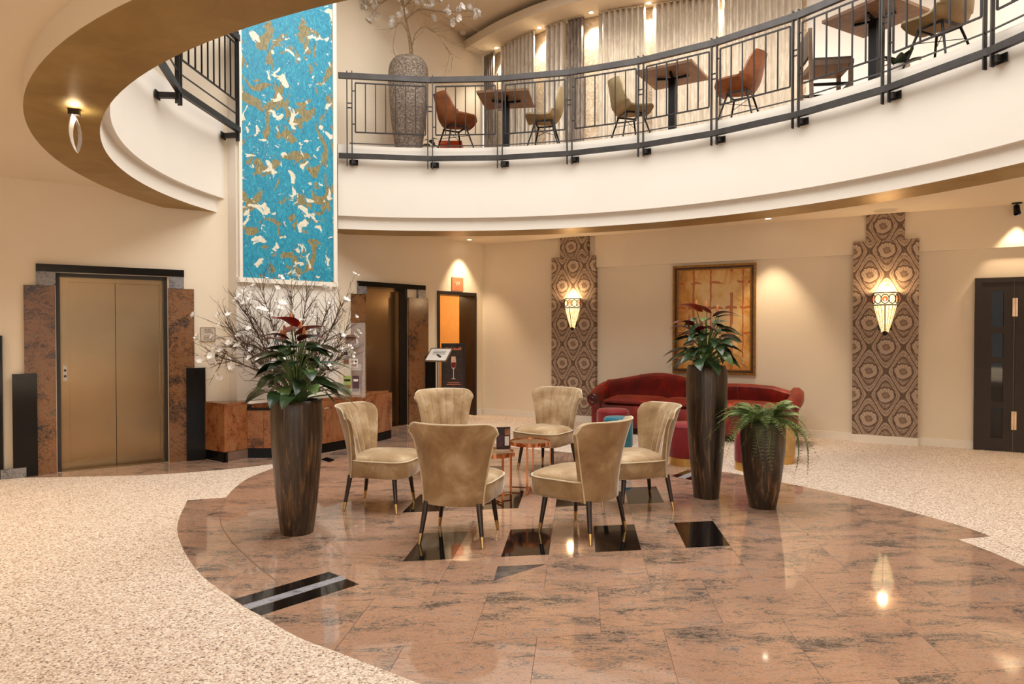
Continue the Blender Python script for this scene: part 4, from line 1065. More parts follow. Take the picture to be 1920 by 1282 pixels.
# shell chairs
def shell_chair(label, x, Y, rz, mat, wide=1.0, arm=0.0, kind='shell_chair'):
    p = pyd(x, 200, Y)
    t = thing(kind, label, 'chair', (p.x, Y, SLAB), rz, 'gallery chairs')
    prof = [(.24, .44), (.20, .455), (.08, .435), (-.06, .425), (-.15, .445), (-.205, .52), (-.235, .62), (-.262, .74), (-.285, .84)]
    pr = catmull([Vector((0, y, z)) for y, z in prof], 3); K = len(pr); NS = 12
    def grid(th):
        out = []
        for i, q in enumerate(pr):
            u_ = i/(K-1); hw = (.20+.055*sin(pi*min(1, u_*1.25))-.05*max(0, u_-.75)*3)*wide
            for k in range(NS+1):
                s_ = -1+2*k/NS
                curl = .05*abs(s_)**2.4*(1 if u_ < .5 else .9)
                fw = abs(s_)**2.2*(.07+arm*.14*sin(pi*min(1, max(0, (u_-.35)/.65))))*max(0, min(1, (u_-.3)/.3))
                up_ = arm*.16*abs(s_)**3*sin(pi*min(1, u_/.75))
                out.append(Vector((hw*s_, q.y+fw+(-th if u_ > .55 else 0), q.z+curl*(1 if u_ < .6 else .1)+up_-(th if u_ <= .55 else 0))))
        return out
    A, B = grid(0), grid(.022); mb = MB(); mb.v = A+B; n_ = len(A); w_ = NS+1
    for i in range(K-1):
        for k in range(NS):
            a = i*w_+k; mb.f.append((a, a+1, a+w_+1, a+w_)); mb.f.append((n_+a, n_+a+w_, n_+a+w_+1, n_+a+1))
    for i in range(K-1):
        for k in (0, NS): a = i*w_+k; mb.f.append((a, a+w_, n_+a+w_, n_+a))
    for k in range(NS):
        for i in (0, K-1): a = i*w_+k; mb.f.append((a, a+1, n_+a+1, n_+a))
    mb.obj('shell', mat, t, True)
    MB().bar((-.14, .12, .40), (.14, .12, .40), .018, .018).bar((-.14, -.12, .40), (.14, -.12, .40), .018, .018).bar((-.14, .12, .40), (-.14, -.12, .40), .018, .018).bar((.14, .12, .40), (.14, -.12, .40), .018, .018).obj('seat_frame', 'black_steel', t)
    wr = MB().tube([(-.17, .15, .28), (.17, -.15, .28)], .004, 5).tube([(.17, .15, .28), (-.17, -.15, .28)], .004, 5); wr.obj('wire_brace', 'black_steel', t)
    for sx in (-1, 1):
        for sy in (-1, 1): MB().tube([(sx*.13, sy*.11, .405), (sx*.24, sy*.22, 0)], [.013, .009], 8).obj('leg', 'black_steel', t, True)
    return t
def gy(x, extra):      # depth of the gallery edge at a pixel column, plus a distance
    a = on_arc(CR, RR, x, 4.0); return CR.y+(RR)*sin(a)+extra
shell_chair('brown leather bucket chair beside the tall stone vase', 853, gy(853, .42), radians(-62), 'leather_brown', 1.12, .5)
shell_chair('olive shell chair facing the gallery table nearest the stone vase', 1022, gy(1022, .38), radians(78), 'shell_olive')
shell_chair('olive shell chair between two pleated curtains and the middle gallery table', 1182, gy(1192, .45), radians(-75), 'shell_olive')
shell_chair('brown leather armchair behind the railing facing the middle gallery table', 1388, gy(1388, .42), radians(55), 'leather_brown', 1.15, .5)
shell_chair('pale olive shell chair on the gallery beside a potted plant', 1760, gy(1760, .30), radians(25), 'shell_olive', 1.05)
# wooden side chair
p = pyd(1548, 200, gy(1548, .40))
wc = thing('wooden_chair', 'dark wooden side chair with grey cushion on the gallery', 'chair', (p.x, p.y, SLAB), radians(-98), 'gallery chairs')
MB().box(-.22, -.2, .40, .22, .22, .45).obj('seat_frame', 'wood_leg', wc)
MB().box(-.2, -.18, .45, .2, .2, .485).obj('cushion', 'leather_dark', wc)
bk = MB().box(-.2, -.23, .52, .2, -.2, .80); bk.obj('backrest', 'leather_dark', wc)
for sx in (-1, 1):
    MB().bar((sx*.195, .195, 0), (sx*.195, .195, .40), .04, .04).obj('leg', 'wood_leg', wc)
    MB().bar((sx*.195, -.2, 0), (sx*.2, -.225, .80), .036, .036).obj('leg', 'wood_leg', wc)
MB().bar((-.19, .19, .2), (.19, .19, .2), .018, .03).bar((-.19, -.19, .2), (-.19, .19, .2), .018, .03).bar((.19, -.19, .2), (.19, .19, .2), .018, .03).obj('stretcher', 'black_steel', wc)

# ------------------------------------------------------------------ plants
def leaf_mesh(name, Lg, Wd, droop=.35, fold=.12, heart=.16, nu=8, nv=4, mat='leaf'):
    v, f = [], []
    for i in range(nu+1):
        u = i/nu; prof = (sin(pi*min(1, u**.62)))**.85 if 0 < u < 1 else 0.0
        if u < .12: prof = max(prof, .45*u/.12+.25)
        for k in range(-nv, nv+1):
            s_ = k/nv; w = Wd*.5*prof*s_
            y = Lg*u-heart*Lg*abs(s_)**1.5*(1-u)**2
            z = fold*abs(w)-droop*Lg*u*u+.06*Lg*sin(pi*u)
            v.append((w, y, z))
    w_ = 2*nv+1
    for i in range(nu):
        for k in range(2*nv): a = i*w_+k; f.append((a, a+1, a+w_+1, a+w_))
    me = bpy.data.meshes.new(name); me.from_pydata(v, [], f); me.update()
    me.materials.append(MATS[mat])
    for p_ in me.polygons: p_.use_smooth = True
    return me
LEAVES = [leaf_mesh('leaf', .24, .14, .22), leaf_mesh('leaf', .20, .11, .38), leaf_mesh('leaf', .27, .13, .15)]
LIGHT = [leaf_mesh('leaf', .2, .13, .3, mat='leaf_light')]
SPATHE = [leaf_mesh('spathe', .15, .13, .15, .35, .22, mat='spathe_red'), leaf_mesh('spathe', .13, .11, .4, .3, .22, mat='spathe_dark')]
SPX = MB().lathe([(0, 0), (.009, .005), (.010, .04), (.007, .07), (0, .078)], 8)
def place_leaf(me, name, parent, pos, az, pitch, roll=0.0, sc=1.0):
    o = bpy.data.objects.new(name, me); COL.objects.link(o); o.parent = parent
    o.matrix_local = Matrix.Translation(pos) @ Matrix.Rotation(az-pi/2, 4, 'Z') @ Matrix.Rotation(pitch, 4, 'X') @ Matrix.Rotation(roll, 4, 'Y') @ Matrix.Scale(sc, 4)
    return o
def anthurium(label, base, seed, H=.42, spread=.24, nleaf=26, flowers=(), sc=1.0):
    random.seed(seed)
    t = thing('anthurium', label, 'plant', base)
    stems = MB()
    for k in range(nleaf):
        lay = k/(nleaf-1); az = k*2.399+random.uniform(-.3, .3)
        h = H*(.16+.80*lay)*random.uniform(.85, 1.1); r = spread*(1.0-.55*lay)*random.uniform(.55, 1.0)
        tip = Vector((r*cos(az), r*sin(az), h))
        stems.tube(catmull([Vector((.04*cos(az), .04*sin(az), -.03)), Vector((.3*r*cos(az), .3*r*sin(az), h*.55)), tip], 4), [.0055]*8+[.004], 5)
        me = random.choice(LEAVES) if random.random() < .85 else LIGHT[0]
        place_leaf(me, 'leaf', t, tip, az+random.uniform(-.35, .35), radians(-12+48*lay*random.uniform(.2, 1)-20*random.random()), random.uniform(-.4, .4), sc*random.uniform(.8, 1.1))
    for (dx, dy, h, kind, az) in flowers:
        tip = Vector((dx, dy, h))
        stems.tube(catmull([Vector((0, 0, -.02)), Vector((dx*.4, dy*.4, h*.6)), tip], 4), .004, 5)
        o = place_leaf(SPATHE[kind], 'spathe', t, tip, radians(az), radians(24), 0, 1.25)
        mk('spadix', [Matrix.Rotation(-.5, 4, 'X') @ v for v in SPX.v], SPX.f, 'spadix', o, True)
    stems.obj('stems', 'stem_green', t, True)
    return t
def vase(label, x, Y, h, r_top, r_max, r_bot, name='tall_planter'):
    p = pyd(x, 700, Y)
    t = thing(name, label, 'planter', (p.x, Y, 0), 0, 'bark brown planters')
    prof = [(r_bot*.94, 0), (r_bot, .012), (r_bot*.5+r_max*.5, h*.30), (r_max*.96, h*.62), (r_max, h*.82), (r_max*.995, h*.93), (r_top*.99, h*.985), (r_top*.93, h), (r_top*.84, h), (r_top*.82, h-.05)]
    pr = catmull([Vector((a, 0, b)) for a, b in prof[:7]], 4)
    prof = [(q.x, q.z) for q in pr]+prof[7:]
    MB().lathe(prof, 40, cap0=True).obj('body', 'vase_bark', t, True)
    MB().lathe([(0, h-.03), (r_top*.6, h-.035), (r_top*.83, h-.045)], 24).obj('soil', 'soil', t, True)
    return t, Vector((p.x, Y, h-.03))
v1, b1 = vase('tall bark brown planter with red anthurium beside the planter bench', 556, 4.90, .955, .176, .180, .116)
v2, b2 = vase('tallest bark brown planter with red anthurium in front of the painting', 1325, 5.94, 1.15, .165, .174, .108)
v3, b3 = vase('short bark brown planter with a fern', 1431, 5.60, .715, .178, .178, .108)
anthurium('red flowering anthurium in the planter beside the planter bench', b1, 11, .46, .28, 72,
          [(-.02, -.04, .56, 0, -120), (.02, .02, .50, 0, 10), (-.06, -.06, .47, 1, 200), (.06, -.03, .46, 1, -20), (-.1, .0, .44, 1, 170), (-.05, .05, .52, 1, 60)], .84)
anthurium('red flowering anthurium in the tallest planter', b2, 23, .44, .24, 64,
          [(-.10, -.05, .50, 0, 190), (.0, .0, .49, 0, 170), (.08, -.02, .46, 1, -30), (-.16, -.03, .38, 1, 200), (-.15, .02, .34, 1, 150), (-.08, -.1, .33, 1, -60)], .78)
# fern
def frond_mesh(Lg, curve, seed):
    random.seed(seed); mb = MB(); K = 28; pts = []
    for i in range(K+1):
        u = i/K; pts.append(Vector((0, Lg*(u-.12*u*u), curve[0]*Lg*u-curve[1]*Lg*u*u)))
    mb.tube(pts, [.0022*(1-.7*i/K) for i in range(K+1)], 4)
    for i in range(2, K+1):
        u = i/K; p = pts[i]; d = (pts[i]-pts[i-1]).normalized(); wl_ = .30*Lg*(sin(pi*min(1, u*.93+.07))**.8)*.62
        for s_ in (-1, 1):
            e = p+Vector((s_*wl_, .35*wl_, -.22*wl_+random.uniform(-.006, .006)))
            a = (e-p).normalized(); b = a.cross(Vector((0, 0, 1))).normalized()*(.0095*(.5+wl_*4))
            q1, q2 = p+(e-p)*.35, p+(e-p)*.7
            k = len(mb.v); mb.v += [p, q1+b, q1-b, q2+b*.7, q2-b*.7, e]
            mb.f += [(k, k+1, k+2), (k+1, k+3, k+4, k+2), (k+3, k+5, k+4)]
    me = bpy.data.meshes.new('frond'); me.from_pydata([tuple(v) for v in mb.v], [], mb.f); me.update(); me.materials.append(MATS['fern_leaf'])
    return me
FR = [frond_mesh(.36, (1.2, 1.15), 1), frond_mesh(.40, (1.0, 1.35), 2), frond_mesh(.32, (1.5, 1.1), 3), frond_mesh(.42, (.8, 1.7), 4)]
fn = thing('fern', 'green feathery fern spilling over the short planter', 'plant', b3)
random.seed(5)
for k in range(96):
    az = k*2.399+random.uniform(-.2, .2)
    place_leaf(FR[k % 4], 'frond', fn, Vector((.05*cos(az), .05*sin(az), .0)), az, random.uniform(-.1, .5), random.uniform(-.35, .35), random.uniform(.55, .95))
place_leaf(FR[3], 'frond', fn, Vector((.12, -.05, .02)), radians(-20), -.35, .2, .95)
place_leaf(FR[3], 'frond', fn, Vector((.12, -.06, .02)), radians(-38), -.55, .1, .85)

# flowering branches
def flower_mesh(r, seed):
    random.seed(seed); mb = MB()
    for k in range(7):
        a = 2*pi*k/7; ti = random.uniform(.2, .8); M = Matrix.Rotation(a, 4, 'Z') @ Matrix.Rotation(ti, 4, 'X')
        b = [(0, 0, 0), (-.32*r, .4*r, .05*r), (.32*r, .4*r, .05*r), (-.26*r, .8*r, .16*r), (.26*r, .8*r, .16*r), (0, 1.0*r, .1*r)]
        mb.add([M @ Vector(q) for q in b], [(0, 2, 4, 5, 3, 1)])
    me = bpy.data.meshes.new('flower'); me.from_pydata([tuple(v) for v in mb.v], [], mb.f); me.update(); me.materials.append(MATS['petal_white'])
    return me
FLW = [flower_mesh(.052, 1), flower_mesh(.044, 2), flower_mesh(.058, 3)]
def twigs(mb, p, d, ln_, r, depth, ends, wob=.35, gravity=0.0):
    pts = [p.copy()]; n_ = max(3, int(ln_/.07)); q = p.copy(); dd = d.normalized()
    for i in range(n_):
        dd = (dd+Vector((random.uniform(-wob, wob), random.uniform(-wob, wob)*.6, random.uniform(-wob, wob)+gravity))*.5).normalized()
        q = q+dd*(ln_/n_); pts.append(q.copy())
        if depth > 0 and i > 0 and random.random() < .75:
            sd2 = (dd+Vector((random.uniform(-1, 1), random.uniform(-.6, .6), random.uniform(-.5, 1)))*.8).normalized()
            twigs(mb, q, sd2, ln_*random.uniform(.3, .5), r*.55, depth-1, ends, wob, gravity)
    mb.tube(pts, [r*(1-.6*i/n_) for i in range(n_+1)], 4, False)
    ends.append((q, dd))
def branches(label, base, mains, seed, r0, mat, nfl, sub=2, cat='branches', sub_len=.3, extra=()):
    random.seed(seed); t = thing('flowering_branches', label, cat, base); mb = MB(); ends = []
    for ex in extra:
        path = catmull([Vector(q)-Vector(base) for q in ex], 7); m_ = len(path)
        mb.tube(path, [r0*1.1*(1-.7*i/m_) for i in range(m_)], 6, False)
        for i in range(6, m_):
            for _ in range(2): twigs(mb, path[i], Vector((random.uniform(-1, .3), random.uniform(-.4, .4), random.uniform(-.9, .6))).normalized(), random.uniform(.4, 1)*sub_len*.8, r0*.3, 1, ends)
    for tgt in mains:
        tgt = Vector(tgt)-Vector(base)
        mid = tgt*.5+Vector((random.uniform(-.06, .06), random.uniform(-.04, .04), random.uniform(.02, .12)))
        path = catmull([Vector((0, 0, -.04)), mid, tgt], 8); m_ = len(path)
        mb.tube(path, [r0*(1-.75*i/m_) for i in range(m_)], 6, False)
        for i in range(3, m_):
            d = (path[i]-path[i-1]).normalized()
            for _ in range(3 if sub > 1 else 1):
                sd2 = (d+Vector((random.uniform(-1, 1), random.uniform(-.5, .5), random.uniform(-.6, .9)))*.85).normalized()
                twigs(mb, path[i], sd2, random.uniform(.5, 1.1)*sub_len, r0*.34, 1, ends)
        ends.append((path[-1], (path[-1]-path[-2]).normalized()))
    mb.obj('branch_wood', mat, t, False)
    random.shuffle(ends)
    for q, d in ends[:nfl]:
        o = bpy.data.objects.new('flower', random.choice(FLW)); COL.objects.link(o); o.parent = t
        o.matrix_local = Matrix.Translation(q) @ d.to_track_quat('Z', 'Y').to_matrix().to_4x4()
    return t
bb_ = (-2.52, 8.02, TZ-.03)
tg = []
for x, y, Y in ((412, 668, 7.35), (430, 615, 7.42), (455, 575, 7.5), (492, 548, 7.65), (478, 600, 7.6), (545, 548, 7.85), (575, 556, 7.95), (612, 585, 8.0), (640, 575, 8.05), (648, 620, 8.05), (640, 668, 8.02), (600, 640, 7.9), (445, 640, 7.4)):
    tg.append(pyd(x, y, Y))
branches('bare twiggy branches with white blossoms in the planter bench', bb_, tg, 31, .012, 'bark', 190, 2, 'branches', .30, [[bb_, pyd(520, 690, 7.85), pyd(490, 655, 7.7), pyd(455, 643, 7.5), pyd(428, 655, 7.4), pyd(412, 685, 7.3)]])
# tall stone vase on the gallery
sy = gy(766, .52); sp0 = pyd(766, 200, sy)
sv = thing('stone_vase', 'tall rough stone vase on the gallery with flowering branches', 'vase', (sp0.x, sy, SLAB))
hh = pyd(766, 112, sy).z-SLAB; k_ = sy/FPX
prof = [(.15, 0), (.165, .01), (k_*27, hh*.18), (k_*33, hh*.42), (k_*36.5, hh*.7), (k_*37, hh*.86), (k_*34, hh*.945), (k_*27, hh), (k_*24, hh), (k_*23, hh-.06)]
MB().lathe([(q.x, q.z) for q in catmull([Vector((a, 0, b)) for a, b in prof[1:8]], 4)]+prof[8:], 36, cap0=True).obj('body', 'stone_vase', sv, True)
MB().lathe([(0, hh-.02), (k_*15, hh-.0), (k_*23.5, hh-.05)], 20).obj('soil', 'soil', sv, True)
random.seed(12)
mg = thing('flowering_branches', 'blossoming magnolia branches standing in the tall stone vase', 'branches', (sp0.x, sy, SLAB+hh-.02))
o0 = Vector((sp0.x, sy, SLAB+hh-.02)); V_ = lambda x, y, dy=0.0: pyd(x, y, sy+dy)-o0
wood, ends = MB(), []
def limb(pts, r, tw, tl=.3, skip=2):
    path = catmull(pts, 6); m_ = len(path); wood.tube(path, [r*(1-.7*i/m_) for i in range(m_)], 6, False)
    for i in range(skip, m_, tw):
        d = (path[i]-path[i-1]).normalized()
        twigs(wood, path[i], (d+Vector((random.uniform(-1, 1), random.uniform(-.5, .5), random.uniform(-.6, .8)))*.8).normalized(), random.uniform(.5, 1.1)*tl, r*.4, 1, ends)
    ends.append((path[-1], (path[-1]-path[-2]).normalized()))
limb([V_(771, 116), V_(768, 80), V_(760, 35), V_(756, 0), V_(752, -50)], .02, 7, .3, 14)
limb([V_(773, 116, .03), V_(773, 90, .03), V_(765, 50, .03), V_(758, 20, .02)], .014, 9, .2, 12)
limb([V_(762, 35), V_(785, 18, -.05), V_(812, 20, -.1), V_(845, 26, -.1), V_(865, 45, -.08)], .011, 3, .34)
limb([V_(773, 85), V_(780, 62, -.05), V_(797, 50, -.1), V_(818, 62, -.12), V_(838, 92, -.1), V_(850, 112, -.1)], .010, 3, .32)
limb([V_(797, 50, -.1), V_(825, 66, -.12), V_(855, 84, -.12), V_(885, 88, -.1)], .008, 4, .25)
limb([V_(756, 5), V_(735, -5, .05), V_(715, 5, .05), V_(700, 0, .05)], .010, 2, .3)
limb([V_(754, -10), V_(725, -35, .05), V_(690, -20, .08), V_(672, 12, .1)], .010, 3, .26)
limb([V_(757, 15), V_(775, -5), V_(800, -18), V_(830, -20)], .010, 2, .32)
limb([V_(764, 60), V_(752, 42, .05), V_(738, 52, .08), V_(718, 56, .1)], .006, 5, .2)
limb([V_(745, 112), V_(737, 90), V_(741, 62), V_(746, 40)], .005, 6, .16)
wood.obj('branch_wood', 'bark_pale', mg)
cand = [(q, d) for q, d in ends if q.z+o0.z > pyd(760, 38, sy).z] + [(q, d) for q, d in ends if q.x+o0.x > pyd(790, 60, sy).x][:10]
for q, d in cand:
    for k in range(2):
        o = bpy.data.objects.new('flower', random.choice(FLW)); COL.objects.link(o); o.parent = mg
        o.matrix_local = Matrix.Translation(q+Vector((random.uniform(-.03, .03), random.uniform(-.03, .03), random.uniform(-.03, .03)))*k) @ d.to_track_quat('Z', 'Y').to_matrix().to_4x4()
# orange pot with plant under the leather chair
oy = gy(846, .95); op = pyd(846, 270, oy)
ot = thing('orange_planter', 'bright orange square planter standing behind the leather bucket chair', 'planter', (op.x, oy, SLAB))
MB().add([(-.12, -.12, 0), (.12, -.12, 0), (.12, .12, 0), (-.12, .12, 0), (-.16, -.16, .3), (.16, -.16, .3), (.16, .16, .3), (-.16, .16, .3)], [(3, 2, 1, 0), (0, 1, 5, 4), (1, 2, 6, 5), (2, 3, 7, 6), (3, 0, 4, 7), (4, 5, 6, 7)]).obj('body', 'orange_pot', ot)
MB().wallprism(rect(-.17, .28, .17, .33), -.17, .17).obj('rim', 'orange_pot', ot)
ht = thing('house_plant', 'small leafy plant with variegated leaves beside the orange planter', 'plant', (op.x-.30, oy-.12, SLAB))
MB().lathe([(.05, 0), (.07, .12), (.06, .13)], 16, cap0=True, cap1=True).obj('pot', 'card_white', ht, True)
random.seed(9)
for k in range(14):
    az = k*2.4; place_leaf(LIGHT[0], 'leaf', ht, Vector((.04*cos(az), .04*sin(az), .13+.018*k)), az, radians(20-40*random.random()), 0, .6)
py2 = gy(1688, .16); pp = pyd(1688, 150, py2)
h2 = thing('house_plant', 'low strap leaved plant on the gallery beside the pale olive chair', 'plant', (pp.x, py2, SLAB))
MB().lathe([(.06, 0), (.085, .12), (.075, .13)], 16, cap0=True, cap1=True).obj('pot', 'card_white', h2, True)
for k in range(9):
    az = k*2.4; place_leaf(LEAVES[2], 'leaf', h2, Vector((.02*cos(az), .02*sin(az), .12)), az, radians(45-25*random.random()), 0, .75)

# ------------------------------------------------------------------ cocktail chairs
def cocktail(label):
    t = thing('cocktail_chair', label, 'chair', (0, 0, 0), 0, 'velvet cocktail chairs round the copper tables')
    # seat: facing +y
    def outline(sc, n_=40):
        pts = []
        for k in range(n_):
            a = 2*pi*k/n_; c_, s_ = cos(a), sin(a); e = .38
            x = abs(c_)**e*(1 if c_ > 0 else -1); y = abs(s_)**e*(1 if s_ > 0 else -1)
            hw = .235+.05*(y+1)/2
            fb = .04*(1-x*x)*(1 if y > 0 else 0)
            pts.append(((hw*x)*sc, ((.265 if y > 0 else .205)*y+fb+.02)*sc))
        return pts
    mb = MB(); rings = [(.93, .275), (.975, .283), (1.0, .31), (1.012, .36), (1.008, .405), (.97, .428), (.86, .445), (.66, .456), (.4, .462), (.15, .464)]
    for sc, z in rings: mb.v += [Vector((x, y, z)) for x, y in outline(sc)]
    for j in range(len(rings)-1):
        for k in range(40): a = j*40+k; b = j*40+(k+1) % 40; mb.f.append((a, b, b+40, a+40))
    mb.f.append(tuple(range(39, -1, -1))); mb.f.append(tuple(9*40+k for k in range(40)))
    seat = mb.obj('seat', 'velvet', t, True)
    MB().tube([(x, y, .412) for x, y in outline(1.012)], .0055, 6, True, True).obj('piping', 'pipe_velvet', seat, True)
    # back
    NU, NV = 70, 18
    def bp_(u, v_, front):          # u -1..1 across, v 0..1 up
        zb, zt = .27, .835
        hw = .212+.105*(v_**1.55)
        x = hw*u
        cr = .075                                   # rounded top corners
        zt2 = zt-.006*u*u
        z = zb+(zt2-zb)*v_
        ed = hw-abs(x); 
        if ed < cr: z -= max(0, (v_-.7)/.3)**2*(cr-math.sqrt(max(0, cr*cr-(cr-ed)**2)))
        lean = -.215-.06*v_-.075*v_*v_
        wing = (.055+.13*v_)*abs(u)**2.1
        th = .055*(1-.5*abs(u)**4)*(1-.30*v_)
        y = lean+wing
        if front:
            ch = abs(sin(pi*(u*3.5+.5)))**.5
            y += th+.013*ch*(1 if v_ > .05 else 0)*(1-abs(u)**8)
        else: y -= th*.45
        if front and v_ > .93: y -= th*.5*((v_-.93)/.07)**2
        return Vector((x, y, z))
    A = [bp_(-1+2*i/NU, j/NV, True) for j in range(NV+1) for i in range(NU+1)]
    B = [bp_(-1+2*i/NU, j/NV, False) for j in range(NV+1) for i in range(NU+1)]
    w_ = NU+1; n_ = len(A); mb = MB(); mb.v = A+B
    for j in range(NV):
        for i in range(NU):
            a = j*w_+i; mb.f.append((a+1, a, a+w_, a+w_+1)); mb.f.append((n_+a, n_+a+1, n_+a+w_+1, n_+a+w_))
    for j in range(NV):
        a = j*w_; mb.f.append((a, n_+a, n_+a+w_, a+w_)); a = j*w_+NU; mb.f.append((n_+a, a, a+w_, n_+a+w_))
    for i in range(NU):
        a = i; mb.f.append((a, a+1, n_+a+1, n_+a)); a = NV*w_+i; mb.f.append((a+1, a, n_+a, n_+a+1))
    back = mb.obj('backrest', 'velvet', t, True)
    path = [bp_(-1, j/NV, False) for j in range(NV+1)]+[bp_(-1+2*i/28, 1, False) for i in range(1, 28)]+[bp_(1, 1-j/NV, False) for j in range(NV+1)]
    MB().tube(path, .006, 6).obj('piping', 'pipe_velvet', back, True)
    for sx in (-1, 1):
        for sy in (-1, 1):
            a = Vector((sx*.185, .185*sy+.0, .285)); b = Vector((sx*.222, .222*sy-.005, 0)); m_ = a.lerp(b, .74)
            lg = MB().tube([a, m_], [.021, .0145], 10).obj('leg', 'dark_wood', t, True)
            MB().tube([m_, b], [.0155, .0105], 10).obj('ferrule', 'brass', lg, True)
    return t
CH = [(-1.09, 5.64, -10, 'champagne velvet cocktail chair beside the planter with the bench behind it'),
      (-.365, 4.79, 78, 'champagne velvet cocktail chair beside the copper table with the upright menu card'),
      (.505, 4.905, 139, 'champagne velvet cocktail chair straddling two black floor tiles near the tallest planter'),
      (1.03, 5.64, 193, 'champagne velvet cocktail chair directly beside the tallest planter'),
      (-.64, 6.93, -68, 'champagne velvet cocktail chair facing outwards from the lift and sign stand side'),
      (.37, 7.14, -128, 'champagne velvet cocktail chair between the copper tables and the wallpaper pilaster')]
proto = cocktail(CH[0][3])
for k, (x, y, a, lb) in enumerate(CH):
    o = proto if k == 0 else dup(proto, (0, 0, 0), 0, lb)
    o.location = (x, y, .001); o.rotation_euler = (0, 0, radians(a-90))

# ------------------------------------------------------------------ copper tables
def copper_table(label, x, y, h, r, rot):
    t = thing('side_table', label, 'table', (x, y, .001), rot, 'round copper side tables')
    MB().lathe([(0, h-.012), (r-.006, h-.012), (r-.006, h-.004), (0, h-.004)], 36).obj('table_top', 'table_glass', t)
    MB().lathe([(r-.006, h-.03), (r, h-.03), (r, h+.004), (r-.006, h+.004), (r-.006, h-.03)], 40).obj('rim', 'copper', t, True)
    for k in range(4):
        a = k*pi/2
        MB().bar((r*.985*cos(a), r*.985*sin(a), 0), (r*.985*cos(a), r*.985*sin(a), h-.03), .008, .018, (-sin(a), cos(a), 0)).obj('leg', 'copper', t)
    for k in range(2):
        a = k*pi/2
        MB().bar((r*.98*cos(a), r*.98*sin(a), .014+.012*k), (-r*.98*cos(a), -r*.98*sin(a), .014+.012*k), .014, .011).obj('foot_bar', 'copper', t)
    MB().tube([((r+.012+.012*cos(q))*cos(.6), (r+.012+.012*cos(q))*sin(.6), h-.01+.02*sin(q)) for q in [2*pi*i/12 for i in range(12)]], .003, 5, True, True).obj('handle_loop', 'copper', t, True)
    return t
copper_table('round copper side table with bare dark glass top', .165, 6.17, .452, .185, radians(-100))
copper_table('lower round copper side table carrying a menu card', -.17, 5.84, .415, .19, radians(-60))
mc = thing('menu_card', 'upright dark printed menu card on the lower copper table', 'menu card', (-.075, 5.87, .421), radians(12))
MB().box(-.062, -.02, 0, .062, .02, .008).obj('base', 'clear_acrylic', mc)
MB().box(-.06, -.004, .008, .06, .004, .2).obj('card', 'card_dark', mc)
MB().box(-.052, -.0055, .03, .0, -.0042, .13).obj('print', 'card_purple', mc)
MB().box(.012, -.0055, .04, .05, -.0042, .12).obj('print', 'card_white', mc)
MB().box(.012, -.0055, .13, .055, -.0042, .185).obj('print', 'card_brown', mc)

